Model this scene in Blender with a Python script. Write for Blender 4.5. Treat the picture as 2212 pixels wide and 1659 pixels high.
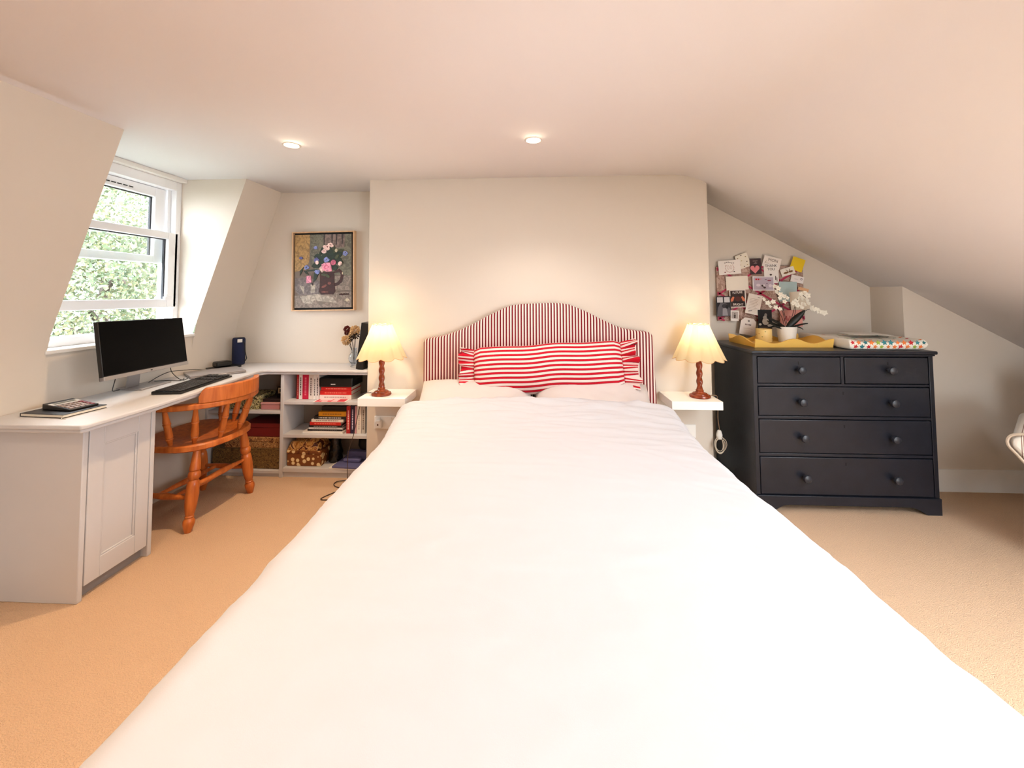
import bpy, math, random
from mathutils import Vector, Matrix, noise
PI = math.pi
SC = bpy.context.scene
COL = SC.collection
for o in list(bpy.data.objects):
    bpy.data.objects.remove(o, do_unlink=True)

# ------------------------------------------------------------------ camera
cam_d = bpy.data.cameras.new('camera')
cam = bpy.data.objects.new('camera', cam_d); COL.objects.link(cam)
cam_d.sensor_fit = 'HORIZONTAL'; cam_d.sensor_width = 36.0
cam_d.lens = 36.0 * 887.614 / 2212
cam_d.shift_y = -(829.5 - 593.721) / 2212
cam_d.clip_start = 0.02
Rr, Fw, Uv = (0.99860116, 0.05274529, -0.00369608), (-0.05252013, 0.99756059, 0.04598378), (0.00611249, -0.04572534, 0.99893535)
cam.matrix_world = Matrix(((Rr[0], Uv[0], -Fw[0], 0.0), (Rr[1], Uv[1], -Fw[1], -2.8092),
                           (Rr[2], Uv[2], -Fw[2], 1.2781), (0, 0, 0, 1)))
SC.camera = cam

# ------------------------------------------------------------------ world, exposure
W = bpy.data.worlds.new('overcast_sky'); SC.world = W; W.use_nodes = True
wn = W.node_tree.nodes; bg = wn['Background']
bg.inputs[0].default_value = (0.86, 0.92, 1.0, 1); bg.inputs[1].default_value = 8.5
SC.view_settings.view_transform = 'Standard'; SC.view_settings.look = 'None'
SC.view_settings.gamma = 1.0; SC.view_settings.use_curve_mapping = False
SC.view_settings.exposure = 1.28
WARM, WARMER = (1.0, 0.90, 0.82), (1.0, 0.69, 0.40)
DOWN_W, BULB_W = 16.5, 0.75

def portal(name, loc, rot, sx, sy):
    l = bpy.data.lights.new(name, 'AREA'); l.shape = 'RECTANGLE'; l.size = sx; l.size_y = sy
    l.cycles.is_portal = True
    o = bpy.data.objects.new(name, l); COL.objects.link(o); o.location = loc; o.rotation_euler = rot
portal('dormer_daylight', (-2.6, -.52, 1.53), (0, -PI / 2, 0), 1.04, .85)
portal('skylight_daylight', (1.98, -2.20, 1.64), (0, math.atan(.555), 0), .92, 1.2)
portal('skylight_daylight', (1.98, -3.45, 1.64), (0, math.atan(.555), 0), .92, .9)
portal('added_rear_daylight', (1.7, -4.46, .8), (PI / 2, 0, 0), 1.0, 1.2)  # portal for the added rear window

# ------------------------------------------------------------------ materials
def lin(c):
    f = lambda v: v / 12.92 if v <= .04045 else ((v + .055) / 1.055) ** 2.4
    return tuple(f(v / 255) for v in c) + (1,)
MATS = {}
def mat(name, rgb, rough=.6, metal=0, spec=.5, var=0, vscale=20, bump=0, bscale=200, sheen=0, trans=0, emit=None):
    if name in MATS: return MATS[name]
    m = bpy.data.materials.new(name); m.use_nodes = True
    nt = m.node_tree; b = nt.nodes['Principled BSDF']
    c = lin(rgb)
    b.inputs['Base Color'].default_value = c; b.inputs['Roughness'].default_value = rough
    b.inputs['Metallic'].default_value = metal; b.inputs['Specular IOR Level'].default_value = spec
    if sheen: b.inputs['Sheen Weight'].default_value = sheen
    if trans: b.inputs['Transmission Weight'].default_value = trans
    if emit:
        b.inputs['Emission Color'].default_value = emit[0] + (1,); b.inputs['Emission Strength'].default_value = emit[1]
    tc = nt.nodes.new('ShaderNodeTexCoord')
    if var:
        n = nt.nodes.new('ShaderNodeTexNoise'); n.inputs['Scale'].default_value = vscale; n.inputs['Detail'].default_value = 4
        nt.links.new(tc.outputs['Object'], n.inputs['Vector'])
        r = nt.nodes.new('ShaderNodeValToRGB')
        r.color_ramp.elements[0].position = .3; r.color_ramp.elements[1].position = .7
        r.color_ramp.elements[0].color = tuple(max(0, v * (1 - var)) for v in c[:3]) + (1,)
        r.color_ramp.elements[1].color = tuple(min(1, v * (1 + var)) for v in c[:3]) + (1,)
        nt.links.new(n.outputs['Fac'], r.inputs['Fac']); nt.links.new(r.outputs['Color'], b.inputs['Base Color'])
    if bump:
        n2 = nt.nodes.new('ShaderNodeTexNoise'); n2.inputs['Scale'].default_value = bscale; n2.inputs['Detail'].default_value = 3
        nt.links.new(tc.outputs['Object'], n2.inputs['Vector'])
        bp = nt.nodes.new('ShaderNodeBump'); bp.inputs['Strength'].default_value = bump; bp.inputs['Distance'].default_value = .01
        nt.links.new(n2.outputs['Fac'], bp.inputs['Height']); nt.links.new(bp.outputs['Normal'], b.inputs['Normal'])
    MATS[name] = m
    return m

def stripes(name, stops, period, axis='X', uv=False, rough=.8):
    """constant colour bands; stops = [(pos, rgb), ...] over one period (metres, or uv units)"""
    if name in MATS: return MATS[name]
    m = bpy.data.materials.new(name); m.use_nodes = True
    nt = m.node_tree; b = nt.nodes['Principled BSDF']; b.inputs['Roughness'].default_value = rough
    b.inputs['Specular IOR Level'].default_value = .2
    tc = nt.nodes.new('ShaderNodeTexCoord'); sp = nt.nodes.new('ShaderNodeSeparateXYZ')
    nt.links.new(tc.outputs['UV' if uv else 'Object'], sp.inputs[0])
    mu = nt.nodes.new('ShaderNodeMath'); mu.operation = 'DIVIDE'; mu.inputs[1].default_value = period
    fr = nt.nodes.new('ShaderNodeMath'); fr.operation = 'FRACT'
    nt.links.new(sp.outputs[axis], mu.inputs[0]); nt.links.new(mu.outputs[0], fr.inputs[0])
    r = nt.nodes.new('ShaderNodeValToRGB'); r.color_ramp.interpolation = 'CONSTANT'
    els = r.color_ramp.elements
    while len(els) < len(stops): els.new(.5)
    for e, (p, c) in zip(els, stops): e.position = p; e.color = lin(c)
    nt.links.new(fr.outputs[0], r.inputs['Fac']); nt.links.new(r.outputs['Color'], b.inputs['Base Color'])
    n2 = nt.nodes.new('ShaderNodeTexNoise'); n2.inputs['Scale'].default_value = 400
    bp = nt.nodes.new('ShaderNodeBump'); bp.inputs['Strength'].default_value = .15; bp.inputs['Distance'].default_value = .004
    nt.links.new(tc.outputs['Object'], n2.inputs['Vector'])
    nt.links.new(n2.outputs['Fac'], bp.inputs['Height']); nt.links.new(bp.outputs['Normal'], b.inputs['Normal'])
    MATS[name] = m; return m

def wood(name, c1, c2, rough=.35, scale=6, stretch=(1, 1, .12)):
    if name in MATS: return MATS[name]
    m = bpy.data.materials.new(name); m.use_nodes = True
    nt = m.node_tree; b = nt.nodes['Principled BSDF']; b.inputs['Roughness'].default_value = rough
    tc = nt.nodes.new('ShaderNodeTexCoord'); mp = nt.nodes.new('ShaderNodeMapping'); mp.inputs['Scale'].default_value = stretch
    n = nt.nodes.new('ShaderNodeTexNoise'); n.inputs['Scale'].default_value = scale * 6; n.inputs['Detail'].default_value = 6; n.inputs['Distortion'].default_value = .6
    r = nt.nodes.new('ShaderNodeValToRGB'); r.color_ramp.elements[0].position = .3; r.color_ramp.elements[1].position = .72
    r.color_ramp.elements[0].color = lin(c1); r.color_ramp.elements[1].color = lin(c2)
    nt.links.new(tc.outputs['Object'], mp.inputs[0]); nt.links.new(mp.outputs[0], n.inputs['Vector'])
    nt.links.new(n.outputs['Fac'], r.inputs['Fac']); nt.links.new(r.outputs['Color'], b.inputs['Base Color'])
    MATS[name] = m; return m

def blotch(name, c0, cols, scale, rough=.7, kind='VORONOI'):
    """printed paper: blobs of several colours on a ground"""
    if name in MATS: return MATS[name]
    m = bpy.data.materials.new(name); m.use_nodes = True
    nt = m.node_tree; b = nt.nodes['Principled BSDF']; b.inputs['Roughness'].default_value = rough
    tc = nt.nodes.new('ShaderNodeTexCoord')
    if kind == 'VORONOI':
        v = nt.nodes.new('ShaderNodeTexVoronoi'); v.inputs['Scale'].default_value = scale; out = v.outputs['Distance']
    else:
        v = nt.nodes.new('ShaderNodeTexNoise'); v.inputs['Scale'].default_value = scale; v.inputs['Detail'].default_value = 2; v.inputs['Distortion'].default_value = 1.5; out = v.outputs['Fac']
    nt.links.new(tc.outputs['Object'], v.inputs['Vector'])
    r = nt.nodes.new('ShaderNodeValToRGB'); r.color_ramp.interpolation = 'CONSTANT'
    els = r.color_ramp.elements
    stops = cols + [(1.0, c0)] if kind == 'X' else cols
    while len(els) < len(stops): els.new(.5)
    for e, (p, c) in zip(els, stops): e.position = p; e.color = lin(c)
    nt.links.new(out, r.inputs['Fac']); nt.links.new(r.outputs['Color'], b.inputs['Base Color'])
    MATS[name] = m; return m

def glassy(name, tint=(1, 1, 1), gloss=.07):
    m = bpy.data.materials.new(name); m.use_nodes = True
    nt = m.node_tree; nt.nodes.clear()
    o = nt.nodes.new('ShaderNodeOutputMaterial'); mx = nt.nodes.new('ShaderNodeMixShader')
    t = nt.nodes.new('ShaderNodeBsdfTransparent'); g = nt.nodes.new('ShaderNodeBsdfGlossy')
    t.inputs[0].default_value = tint + (1,); g.inputs['Roughness'].default_value = .02
    mx.inputs[0].default_value = gloss
    nt.links.new(t.outputs[0], mx.inputs[1]); nt.links.new(g.outputs[0], mx.inputs[2]); nt.links.new(mx.outputs[0], o.inputs[0])
    MATS[name] = m; return m

def shade_mat(name, rgb, tr=.55):
    m = bpy.data.materials.new(name); m.use_nodes = True
    nt = m.node_tree; nt.nodes.clear()
    o = nt.nodes.new('ShaderNodeOutputMaterial'); mx = nt.nodes.new('ShaderNodeMixShader'); mx.inputs[0].default_value = tr
    d = nt.nodes.new('ShaderNodeBsdfDiffuse'); t = nt.nodes.new('ShaderNodeBsdfTranslucent')
    d.inputs[0].default_value = lin(rgb); t.inputs[0].default_value = lin(rgb)
    nt.links.new(d.outputs[0], mx.inputs[1]); nt.links.new(t.outputs[0], mx.inputs[2]); nt.links.new(mx.outputs[0], o.inputs[0])
    MATS[name] = m; return m

M_wall = mat('greige_wall_paint', (219, 208, 195), .9, spec=.2, bump=.04, bscale=350)
M_ceil = mat('white_ceiling_paint', (248, 242, 242), .92, spec=.2, bump=.03, bscale=300)
M_upvc = mat('white_upvc', (240, 240, 242), .35)
M_gloss = mat('white_gloss_trim', (232, 228, 222), .4)
M_carpet = mat('beige_carpet', (247, 203, 164), 1.0, spec=.05, var=.13, vscale=260, bump=1.0, bscale=260, sheen=.2)
M_grey = mat('pale_grey_paint', (205, 203, 205), .5, var=.02, vscale=3)
M_black = mat('black_plastic', (9, 9, 10), .4)
M_dark = mat('dark_navy_paint', (28, 31, 41), .34, var=.15, vscale=14, bump=.04, bscale=60)
M_darkgap = mat('near_black', (6, 6, 8), .8)
M_white = mat('white_melamine', (246, 243, 238), .4)
M_paper = mat('white_paper', (240, 235, 228), .8)
M_linen = mat('white_cotton_sheet', (200, 197, 200), .85, spec=.15, bump=.05, bscale=500, sheen=.15)
M_pillow = mat('white_cotton_pillowcase', (206, 195, 190), .85, spec=.15, bump=.04, bscale=500)
M_glass = glassy('window_glass', (.96, .98, .97), .05)
M_orange = wood('honey_pine', (170, 84, 30), (214, 122, 56), .3)
M_twist = wood('red_brown_turned_wood', (112, 42, 20), (160, 74, 38), .22)
M_shade = shade_mat('cream_fabric_shade', (222, 206, 170), .42)
M_cord = mat('brown_cord', (62, 46, 38), .5)
M_cordb = mat('black_cord', (14, 13, 13), .5)

# ------------------------------------------------------------------ mesh builder
class B:
    def __init__(s): s.v = []; s.f = []; s.m = []; s.uv = None
    def add(s, vs, fs, mi=0):
        k = len(s.v); s.v += [tuple(v) for v in vs]
        s.f += [tuple(i + k for i in f) for f in fs]; s.m += [mi] * len(fs); return s
    def box(s, x0, y0, z0, x1, y1, z1, mi=0):
        return s.add([(x0, y0, z0), (x1, y0, z0), (x1, y1, z0), (x0, y1, z0), (x0, y0, z1), (x1, y0, z1), (x1, y1, z1), (x0, y1, z1)],
                     [(3, 2, 1, 0), (4, 5, 6, 7), (0, 1, 5, 4), (1, 2, 6, 5), (2, 3, 7, 6), (3, 0, 4, 7)], mi)
    def prism(s, poly, a, b, axis='z', mi=0):
        """closed 2-d polygon extruded from a to b along an axis; x: poly=(y,z) y: poly=(x,z) z: poly=(x,y)"""
        def P(p, t):
            return {'x': (t, p[0], p[1]), 'y': (p[0], t, p[1]), 'z': (p[0], p[1], t)}[axis]
        n = len(poly); vs = [P(p, a) for p in poly] + [P(p, b) for p in poly]
        fs = [tuple(range(n))[::-1], tuple(range(n, 2 * n))] + [(i, (i + 1) % n, n + (i + 1) % n, n + i) for i in range(n)]
        return s.add(vs, fs, mi)
    def lathe(s, prof, n=24, c=(0, 0, 0), mi=0, fn=None, caps=True):
        vs = []; fs = []
        for r, z in prof:
            for i in range(n):
                a = 2 * PI * i / n; rr = r if fn is None else fn(r, z, a)
                vs.append((c[0] + rr * math.cos(a), c[1] + rr * math.sin(a), c[2] + z))
        k = len(prof)
        for j in range(k - 1):
            for i in range(n):
                i2 = (i + 1) % n; fs.append((j * n + i, j * n + i2, (j + 1) * n + i2, (j + 1) * n + i))
        if caps:
            fs.append(tuple(range(n))[::-1]); fs.append(tuple((k - 1) * n + i for i in range(n)))
        return s.add(vs, fs, mi)
    def turned(s, p0, p1, prof, n=14, mi=0):
        p0 = Vector(p0); p1 = Vector(p1); d = p1 - p0; q = d.normalized().to_track_quat('Z', 'Y'); L = d.length
        vs = []; fs = []
        for t, r in prof:
            for i in range(n):
                a = 2 * PI * i / n; vs.append(p0 + q @ Vector((r * math.cos(a), r * math.sin(a), t * L)))
        k = len(prof)
        for j in range(k - 1):
            for i in range(n):
                i2 = (i + 1) % n; fs.append((j * n + i, j * n + i2, (j + 1) * n + i2, (j + 1) * n + i))
        fs.append(tuple(range(n))[::-1]); fs.append(tuple((k - 1) * n + i for i in range(n)))
        return s.add(vs, fs, mi)
    def tube(s, pts, r, n=8, mi=0, smooth=4):
        P = [Vector(p) for p in pts]
        if smooth and len(P) > 2:
            Q = []
            for i in range(len(P) - 1):
                a = P[max(i - 1, 0)]; b = P[i]; c = P[i + 1]; d = P[min(i + 2, len(P) - 1)]
                for k in range(smooth):
                    t = k / smooth
                    Q.append(.5 * ((2 * b) + (c - a) * t + (2 * a - 5 * b + 4 * c - d) * t * t + (3 * b - a - 3 * c + d) * t ** 3))
            P = Q + [P[-1]]
        vs = []; fs = []; up = Vector((0, 0, 1))
        for i, p in enumerate(P):
            t = (P[min(i + 1, len(P) - 1)] - P[max(i - 1, 0)]).normalized()
            if abs(t.dot(up)) > .95: up = Vector((1, 0, 0)) if abs(t.x) < .9 else Vector((0, 1, 0))
            x = t.cross(up).normalized(); y = x.cross(t).normalized(); up = y
            rr = r(i / (len(P) - 1)) if callable(r) else r
            for k in range(n):
                a = 2 * PI * k / n; vs.append(p + x * rr * math.cos(a) + y * rr * math.sin(a))
        for j in range(len(P) - 1):
            for k in range(n):
                k2 = (k + 1) % n; fs.append((j * n + k, j * n + k2, (j + 1) * n + k2, (j + 1) * n + k))
        fs.append(tuple(range(n))[::-1]); fs.append(tuple((len(P) - 1) * n + k for k in range(n)))
        return s.add(vs, fs, mi)
    def sweep(s, path, mi=0):
        """path of (x, y, halfwidth, z0, z1): a flat rail along a curve in plan"""
        vs = []; fs = []; N = len(path)
        for i, (x, y, w, z0, z1) in enumerate(path):
            a = path[max(i - 1, 0)]; b = path[min(i + 1, N - 1)]
            d = Vector((b[0] - a[0], b[1] - a[1], 0)).normalized(); nn = Vector((-d.y, d.x, 0))
            for sx, z in ((-1, z0), (1, z0), (1, z1), (-1, z1)):
                vs.append((x + nn.x * w * sx, y + nn.y * w * sx, z))
        for i in range(N - 1):
            for k in range(4):
                k2 = (k + 1) % 4; fs.append((i * 4 + k, i * 4 + k2, (i + 1) * 4 + k2, (i + 1) * 4 + k))
        fs.append((3, 2, 1, 0)); fs.append(tuple((N - 1) * 4 + k for k in range(4)))
        return s.add(vs, fs, mi)
    def grid(s, fn, nu, nv, mi=0, uvfn=None, flip=False):
        vs = [fn(i / nu, j / nv) for j in range(nv + 1) for i in range(nu + 1)]
        fs = []
        for j in range(nv):
            for i in range(nu):
                a = j * (nu + 1) + i; q = (a, a + 1, a + nu + 2, a + nu + 1); fs.append(q[::-1] if flip else q)
        if uvfn:
            if s.uv is None: s.uv = {}
            k = len(s.v)
            for j in range(nv + 1):
                for i in range(nu + 1): s.uv[k + j * (nu + 1) + i] = uvfn(i / nu, j / nv)
        return s.add(vs, fs, mi)
    def obj(s, name, mats, parent=None, bevel=0, seg=2, smooth=True, ang=38, solid=0, soff=-1, loc=None, rot=None):
        me = bpy.data.meshes.new(name); me.from_pydata(s.v, [], s.f)
        if not isinstance(mats, (list, tuple)): mats = [mats]
        for m in mats: me.materials.append(m)
        me.polygons.foreach_set('material_index', s.m)
        if s.uv:
            ul = me.uv_layers.new(name='UVMap')
            for lp in me.loops: ul.data[lp.index].uv = s.uv.get(lp.vertex_index, (0, 0))
        me.validate(); me.update()
        if smooth:
            me.polygons.foreach_set('use_smooth', [True] * len(me.polygons)); me.set_sharp_from_angle(angle=math.radians(ang))
        o = bpy.data.objects.new(name, me); COL.objects.link(o)
        if loc: o.location = loc
        if rot: o.rotation_euler = rot
        if parent: o.parent = parent
        if solid:
            sm = o.modifiers.new('solid', 'SOLIDIFY'); sm.thickness = solid; sm.offset = soff
        if bevel:
            bv = o.modifiers.new('bevel', 'BEVEL'); bv.width = bevel; bv.segments = seg; bv.limit_method = 'ANGLE'; bv.angle_limit = math.radians(40)
        return o
def box(x0, y0, z0, x1, y1, z1): return B().box(x0, y0, z0, x1, y1, z1)
def tag(o, label, cat, group=None, kind=None):
    o['label'] = label; o['category'] = cat
    if group: o['group'] = group
    if kind: o['kind'] = kind
    return o
def thing(name, label, cat, loc=(0, 0, 0), rz=0, group=None, kind=None, rot=None):
    o = bpy.data.objects.new(name, None); COL.objects.link(o); o.empty_display_size = .05
    o.location = loc; o.rotation_euler = rot or (0, 0, rz)
    return tag(o, label, cat, group, kind)
def struct(o, label, cat): return tag(o, label, cat, kind='structure')
def text_mesh(name, s, size, m, parent, loc, rot, squash=1.0, shear=0.0):
    cu = bpy.data.curves.new(name + '_curve', 'FONT'); cu.body = s; cu.size = size; cu.extrude = .0004
    cu.align_x = 'CENTER'; cu.align_y = 'CENTER'; cu.shear = shear; cu.resolution_u = 3
    t = bpy.data.objects.new(name + '_tmp', cu); COL.objects.link(t)
    me = bpy.data.meshes.new_from_object(t.evaluated_get(bpy.context.evaluated_depsgraph_get()))
    bpy.data.objects.remove(t, do_unlink=True)
    me.materials.clear(); me.materials.append(m)
    o = bpy.data.objects.new(name, me); COL.objects.link(o)
    o.location = loc; o.rotation_euler = rot; o.scale = (squash, 1, 1); o.parent = parent
    return o

# ================================================================== THE ROOM
YR, YA, HC = -4.4, .3095, 2.082          # rear wall, alcove back, flat ceiling
XL, XST = -2.341, -1.985                 # left wall foot, top of its slope
# floor
struct(B().grid(lambda u, v: (-2.7 + 6.5 * u, YR - .1 + (.6 - YR) * v, 0), 8, 8).obj('floor', M_carpet, solid=.1, soff=-1), 'beige wool carpet covering the whole bedroom floor', 'carpet')
# ceiling: flat, short curve, then the long slope on the right with a roof-window opening
prof = [(-2.62, HC), (0.0, HC), (.93, HC)]
for k in range(1, 9):
    a = math.radians(29.03) * k / 8; prof.append((.93 + .5 * math.sin(a), HC - .5 + .5 * math.cos(a)))
x1, z1 = prof[-1]
zs = lambda x: z1 - .555 * (x - x1)
prof += [(1.53, zs(1.53)), (2.37, zs(2.37)), (3.6, zs(3.6))]
ys = [YR, -3.9, -3.0, -2.8, -1.6, YA]
b = B()
for j in range(5):
    for i in range(len(prof) - 1):
        if j in (1, 3) and i == len(prof) - 3: continue
        (xa, za), (xb, zb) = prof[i], prof[i + 1]
        b.add([(xa, ys[j], za), (xb, ys[j], zb), (xb, ys[j + 1], zb), (xa, ys[j + 1], za)], [(3, 2, 1, 0)])
import bmesh
o = b.obj('ceiling', M_ceil)
bm = bmesh.new(); bm.from_mesh(o.data); bmesh.ops.remove_doubles(bm, verts=bm.verts, dist=.0005); bm.to_mesh(o.data); bm.free()
sm = o.modifiers.new('solid', 'SOLIDIFY'); sm.thickness = .12; sm.offset = -1
struct(o, 'white painted ceiling, flat over the bed and sloping down on the right', 'ceiling')
# chimney breast, alcoves, right-hand wall
struct(box(-1.148, 0, 0, 1.170, YA + .15, 2.3).obj('wall_back', M_wall), 'greige chimney breast wall behind the bed', 'wall')
struct(box(XL - .15, YA, 0, -1.148, YA + .15, 2.3).obj('wall_back_left', M_wall), 'pale alcove wall carrying the flower painting', 'wall')
struct(box(1.170, YA, 0, 2.50, YA + .15, 2.3).obj('wall_back_right', M_wall), 'shaded alcove wall behind the pinboard and chest', 'wall')
struct(box(2.437, .0455, 0, 3.75, YA + .15, 2.2).obj('wall_right_back', M_wall), 'greige wall with skirting right of the dark chest', 'wall')
struct(box(3.5, YR, 0, 3.62, .0455, 1.2).obj('wall_right', M_wall), 'low knee wall under the sloping ceiling', 'wall')
# left wall with dormer
b = B(); YD1, YD2, ZK = -.947, -.093, 1.013
b.add([(XL, YR, 0), (XL, YA, 0), (XL, YA, ZK), (XL, YR, ZK)], [(0, 1, 2, 3)])
SL = Vector((XST - XL, HC - ZK)).normalized(); RC = .14
for ya, yb in ((YR, YD1), (YD2, YA)):
    cove = [(XL, ZK - RC)] + [((1 - t) ** 2 * XL + 2 * t * (1 - t) * XL + t * t * (XL + SL.x * RC), (1 - t) ** 2 * (ZK - RC) + 2 * t * (1 - t) * ZK + t * t * (ZK + SL.y * RC)) for t in [k / 8 for k in range(1, 9)]] + [(XST, HC)]
    k0 = len(b.v); b.v += [(x, y, z) for x, z in cove for y in (ya, yb)]
    for k in range(len(cove) - 1): b.f.append((k0 + 2 * k, k0 + 2 * k + 1, k0 + 2 * k + 3, k0 + 2 * k + 2)); b.m.append(0)
for y, fl in ((YD1, 1), (YD2, 0)):
    f = (0, 1, 2, 3); b.add([(XL, y, ZK), (XST, y, HC), (-2.6, y, HC), (-2.6, y, ZK)], [f if fl else f[::-1]])
b.add([(-2.6, YD1, ZK), (XL, YD1, ZK), (XL, YD2, ZK), (-2.6, YD2, ZK)], [(0, 1, 2, 3)])
o = b.obj('wall_left', M_wall, ang=12)
struct(o, 'left mansard wall, upright below and sloping above, with a dormer opening', 'wall')
# rear wall (behind the camera)
b = B(); b.box(XL - .2, YR - .12, 0, 1.2, YR, 2.25); b.box(2.2, YR - .12, 0, 3.7, YR, 2.25); b.box(1.2, YR - .12, 0, 2.2, YR, .2); b.box(1.2, YR - .12, 1.4, 2.2, YR, 2.25)
struct(b.obj('wall_rear', M_wall), 'greige rear wall with an added window opening, behind the camera', 'wall')
wr = thing('window_4', 'added white casement window in the rear wall, unseen behind the camera', 'window', (1.7, YR - .06, .8), kind='structure')  # unseen window, added to bring daylight onto the right wall, chest and breast
b = B(); b.box(-.5, -.04, -.6, .5, .04, -.54); b.box(-.5, -.04, .54, .5, .04, .6)
for x in (-.5, -.03, .44): b.box(x, -.04, -.54, x + .06, .04, .54)
b.obj('window_frame', M_upvc, wr, bevel=.004)
for x0, x1_ in ((-.44, -.03), (.03, .44)): box(x0, -.006, -.54, x1_, .006, .54).obj('pane', M_glass, wr)
for i, (yc, hl) in enumerate(((-2.20, .6), (-3.45, .45))):
    sk = thing('window_%d' % (i + 2), ('white framed roof window in the right slope, nearer the chest', 'white framed roof window in the right slope, nearer the rear wall')[i], 'window', (1.95, yc, zs(1.95)), kind='structure', rot=(0, math.atan(.555), 0))
    b = B(); hw = .42 / math.cos(math.atan(.555))
    b.box(-hw, -hl, 0, -hw + .05, hl, .1); b.box(hw - .05, -hl, 0, hw, hl, .1); b.box(-hw + .05, -hl, 0, hw - .05, -hl + .05, .1); b.box(-hw + .05, hl - .05, 0, hw - .05, hl, .1)
    b.obj('window_frame', M_upvc, sk, bevel=.004); box(-hw + .05, -hl + .05, .05, hw - .05, hl - .05, .06).obj('pane', M_glass, sk)

# dormer sash window
wn1 = thing('window_1', 'white sash window in the dormer, opened at the bottom', 'window', (-2.5, -.52, 1.013), kind='structure')
def wl(b_, x0, y0, z0, x1_, y1, z1_, mi=0): return b_.box(x0 + 2.5, y0 + .52, z0 - 1.013, x1_ + 2.5, y1 + .52, z1_ - 1.013, mi)
b = B()
wl(b, -2.57, -.947, 1.013, -2.45, -.905, 2.055); wl(b, -2.57, -.135, 1.013, -2.45, -.093, 2.055)
wl(b, -2.57, -.905, 1.995, -2.45, -.135, 2.055); wl(b, -2.57, -.905, 1.013, -2.452, -.135, 1.058)
wl(b, -2.495, -.158, 1.058, -2.487, -.135, 1.995); wl(b, -2.495, -.905, 1.058, -2.487, -.882, 1.995)
b.obj('window_frame', M_upvc, wn1, bevel=.003)
def sash(name, x0, x1_, y0, y1, z0, z1_, st, rt, rb):
    b = B()
    wl(b, x0, y0, z0, x1_, y0 + st, z1_); wl(b, x0, y1 - st, z0, x1_, y1, z1_)
    wl(b, x0, y0 + st, z1_ - rt, x1_, y1 - st, z1_); wl(b, x0, y0 + st, z0, x1_, y1 - st, z0 + rb)
    s_ = b.obj(name, M_upvc, wn1, bevel=.004)
    g = B(); e = .011
    wl(g, x0 + .004, y1 - st - e, z0 + rb, x0 + .016, y1 - st, z1_ - rt); wl(g, x0 + .004, y0 + st, z0 + rb, x0 + .016, y0 + st + e, z1_ - rt)
    wl(g, x0 + .004, y0 + st + e, z1_ - rt - .006, x0 + .016, y1 - st - e, z1_ - rt)
    g.obj('gasket', mat('dark_gasket', (34, 30, 38), .6), s_)
    p = B(); wl(p, x0 + .008, y0 + st + e, z0 + rb, x0 + .012, y1 - st - e, z1_ - rt - .006); p.obj('pane', M_glass, s_)
    return s_
us = sash('upper_sash', -2.545, -2.505, -.89, -.15, 1.49, 1.993, .085, .062, .05)
ls = sash('lower_sash', -2.487, -2.45, -.93, -.112, 1.196, 1.70, .072, .046, .056)
b = B(); wl(b, -2.45, -.215, 1.245, -2.432, -.165, 1.268); wl(b, -2.45, -.20, 1.265, -2.44, -.18, 1.285); b.obj('catch', M_upvc, ls, bevel=.003)
b = B()
for k in range(10): wl(b, -2.504, -.74 + .036 * k, 1.952, -2.501, -.715 + .036 * k, 1.958)
b.obj('trickle_vent_slot', M_black, us)
b = B(); wl(b, -2.57, -.947, 2.055, -2.41, -.093, 2.082); b.obj('head_board', M_gloss, wn1, bevel=.002)
struct(box(-2.455, -.955, .995, -2.325, -.085, 1.0135).obj('trim_1', M_gloss, bevel=.004), 'white painted window board under the dormer window', 'sill')

# skirting
b = B(); pr = [(.0455, 0), (.0275, 0), (.0275, .085), (.031, .1), (.030, .112), (.036, .125), (.040, .135), (.0455, .137)]
b.prism(pr, 2.437, 3.5, 'x')
struct(b.obj('baseboard_right', M_gloss), 'white moulded skirting board right of the chest', 'skirting')
b = B(); b.prism([(YA, 0), (YA - .018, 0), (YA - .018, .1), (YA - .01, .13), (YA, .137)], 1.17, 2.437, 'x')
struct(b.obj('baseboard_alcove', M_gloss), 'skirting board in the alcove behind the chest', 'skirting')

# recessed downlights
M_emit = mat('lit_bulb_face', (255, 244, 220), .5, emit=((1.0, .86, .62), 22.0))
M_ring = mat('white_metal_ring', (238, 232, 224), .35)
def downlight(x, y, label, colour=None, cone=125, power=1.0):
    t = thing('downlight', label, 'downlight', (x, y, HC), group='recessed ceiling downlights')
    B().lathe([(.045, 0), (.047, -.005), (.038, -.007), (.033, -.002), (.033, .0)], 28, caps=False).obj('bezel', M_ring, t)
    B().lathe([(.0005, -.0035), (.02, -.0037), (.031, -.0022), (.033, -.001)], 24, caps=False).obj('bulb_face', M_emit, t)
    l = bpy.data.lights.new('downlight_beam', 'SPOT'); l.energy = DOWN_W * power; l.color = colour or WARM; l.spot_size = math.radians(cone); l.spot_blend = .9; l.shadow_soft_size = .03
    lo = bpy.data.objects.new('downlight_beam', l); COL.objects.link(lo); lo.parent = t; lo.location = (0, 0, -.02)
downlight(-1.291, -.706, 'recessed ceiling downlight nearest the dormer window', WARMER, 112, 1.75)
downlight(.003, -.698, 'recessed ceiling downlight above the middle of the bed')
downlight(-1.291, -2.3, 'recessed ceiling downlight over the carpet left of the bed foot', WARMER, 112, 1.5)
downlight(.003, -2.3, 'recessed ceiling downlight over the foot of the bed')

# ================================================================== THE BED
def ns(x, y, z, s): return noise.noise(Vector((x * s, y * s, z * s)))
bed = thing('bed', 'double bed with a red striped arched headboard', 'bed', (.02, -1.15, 0))
def to_bed(p): return (p[0] - .02, p[1] + 1.15, p[2])
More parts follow.
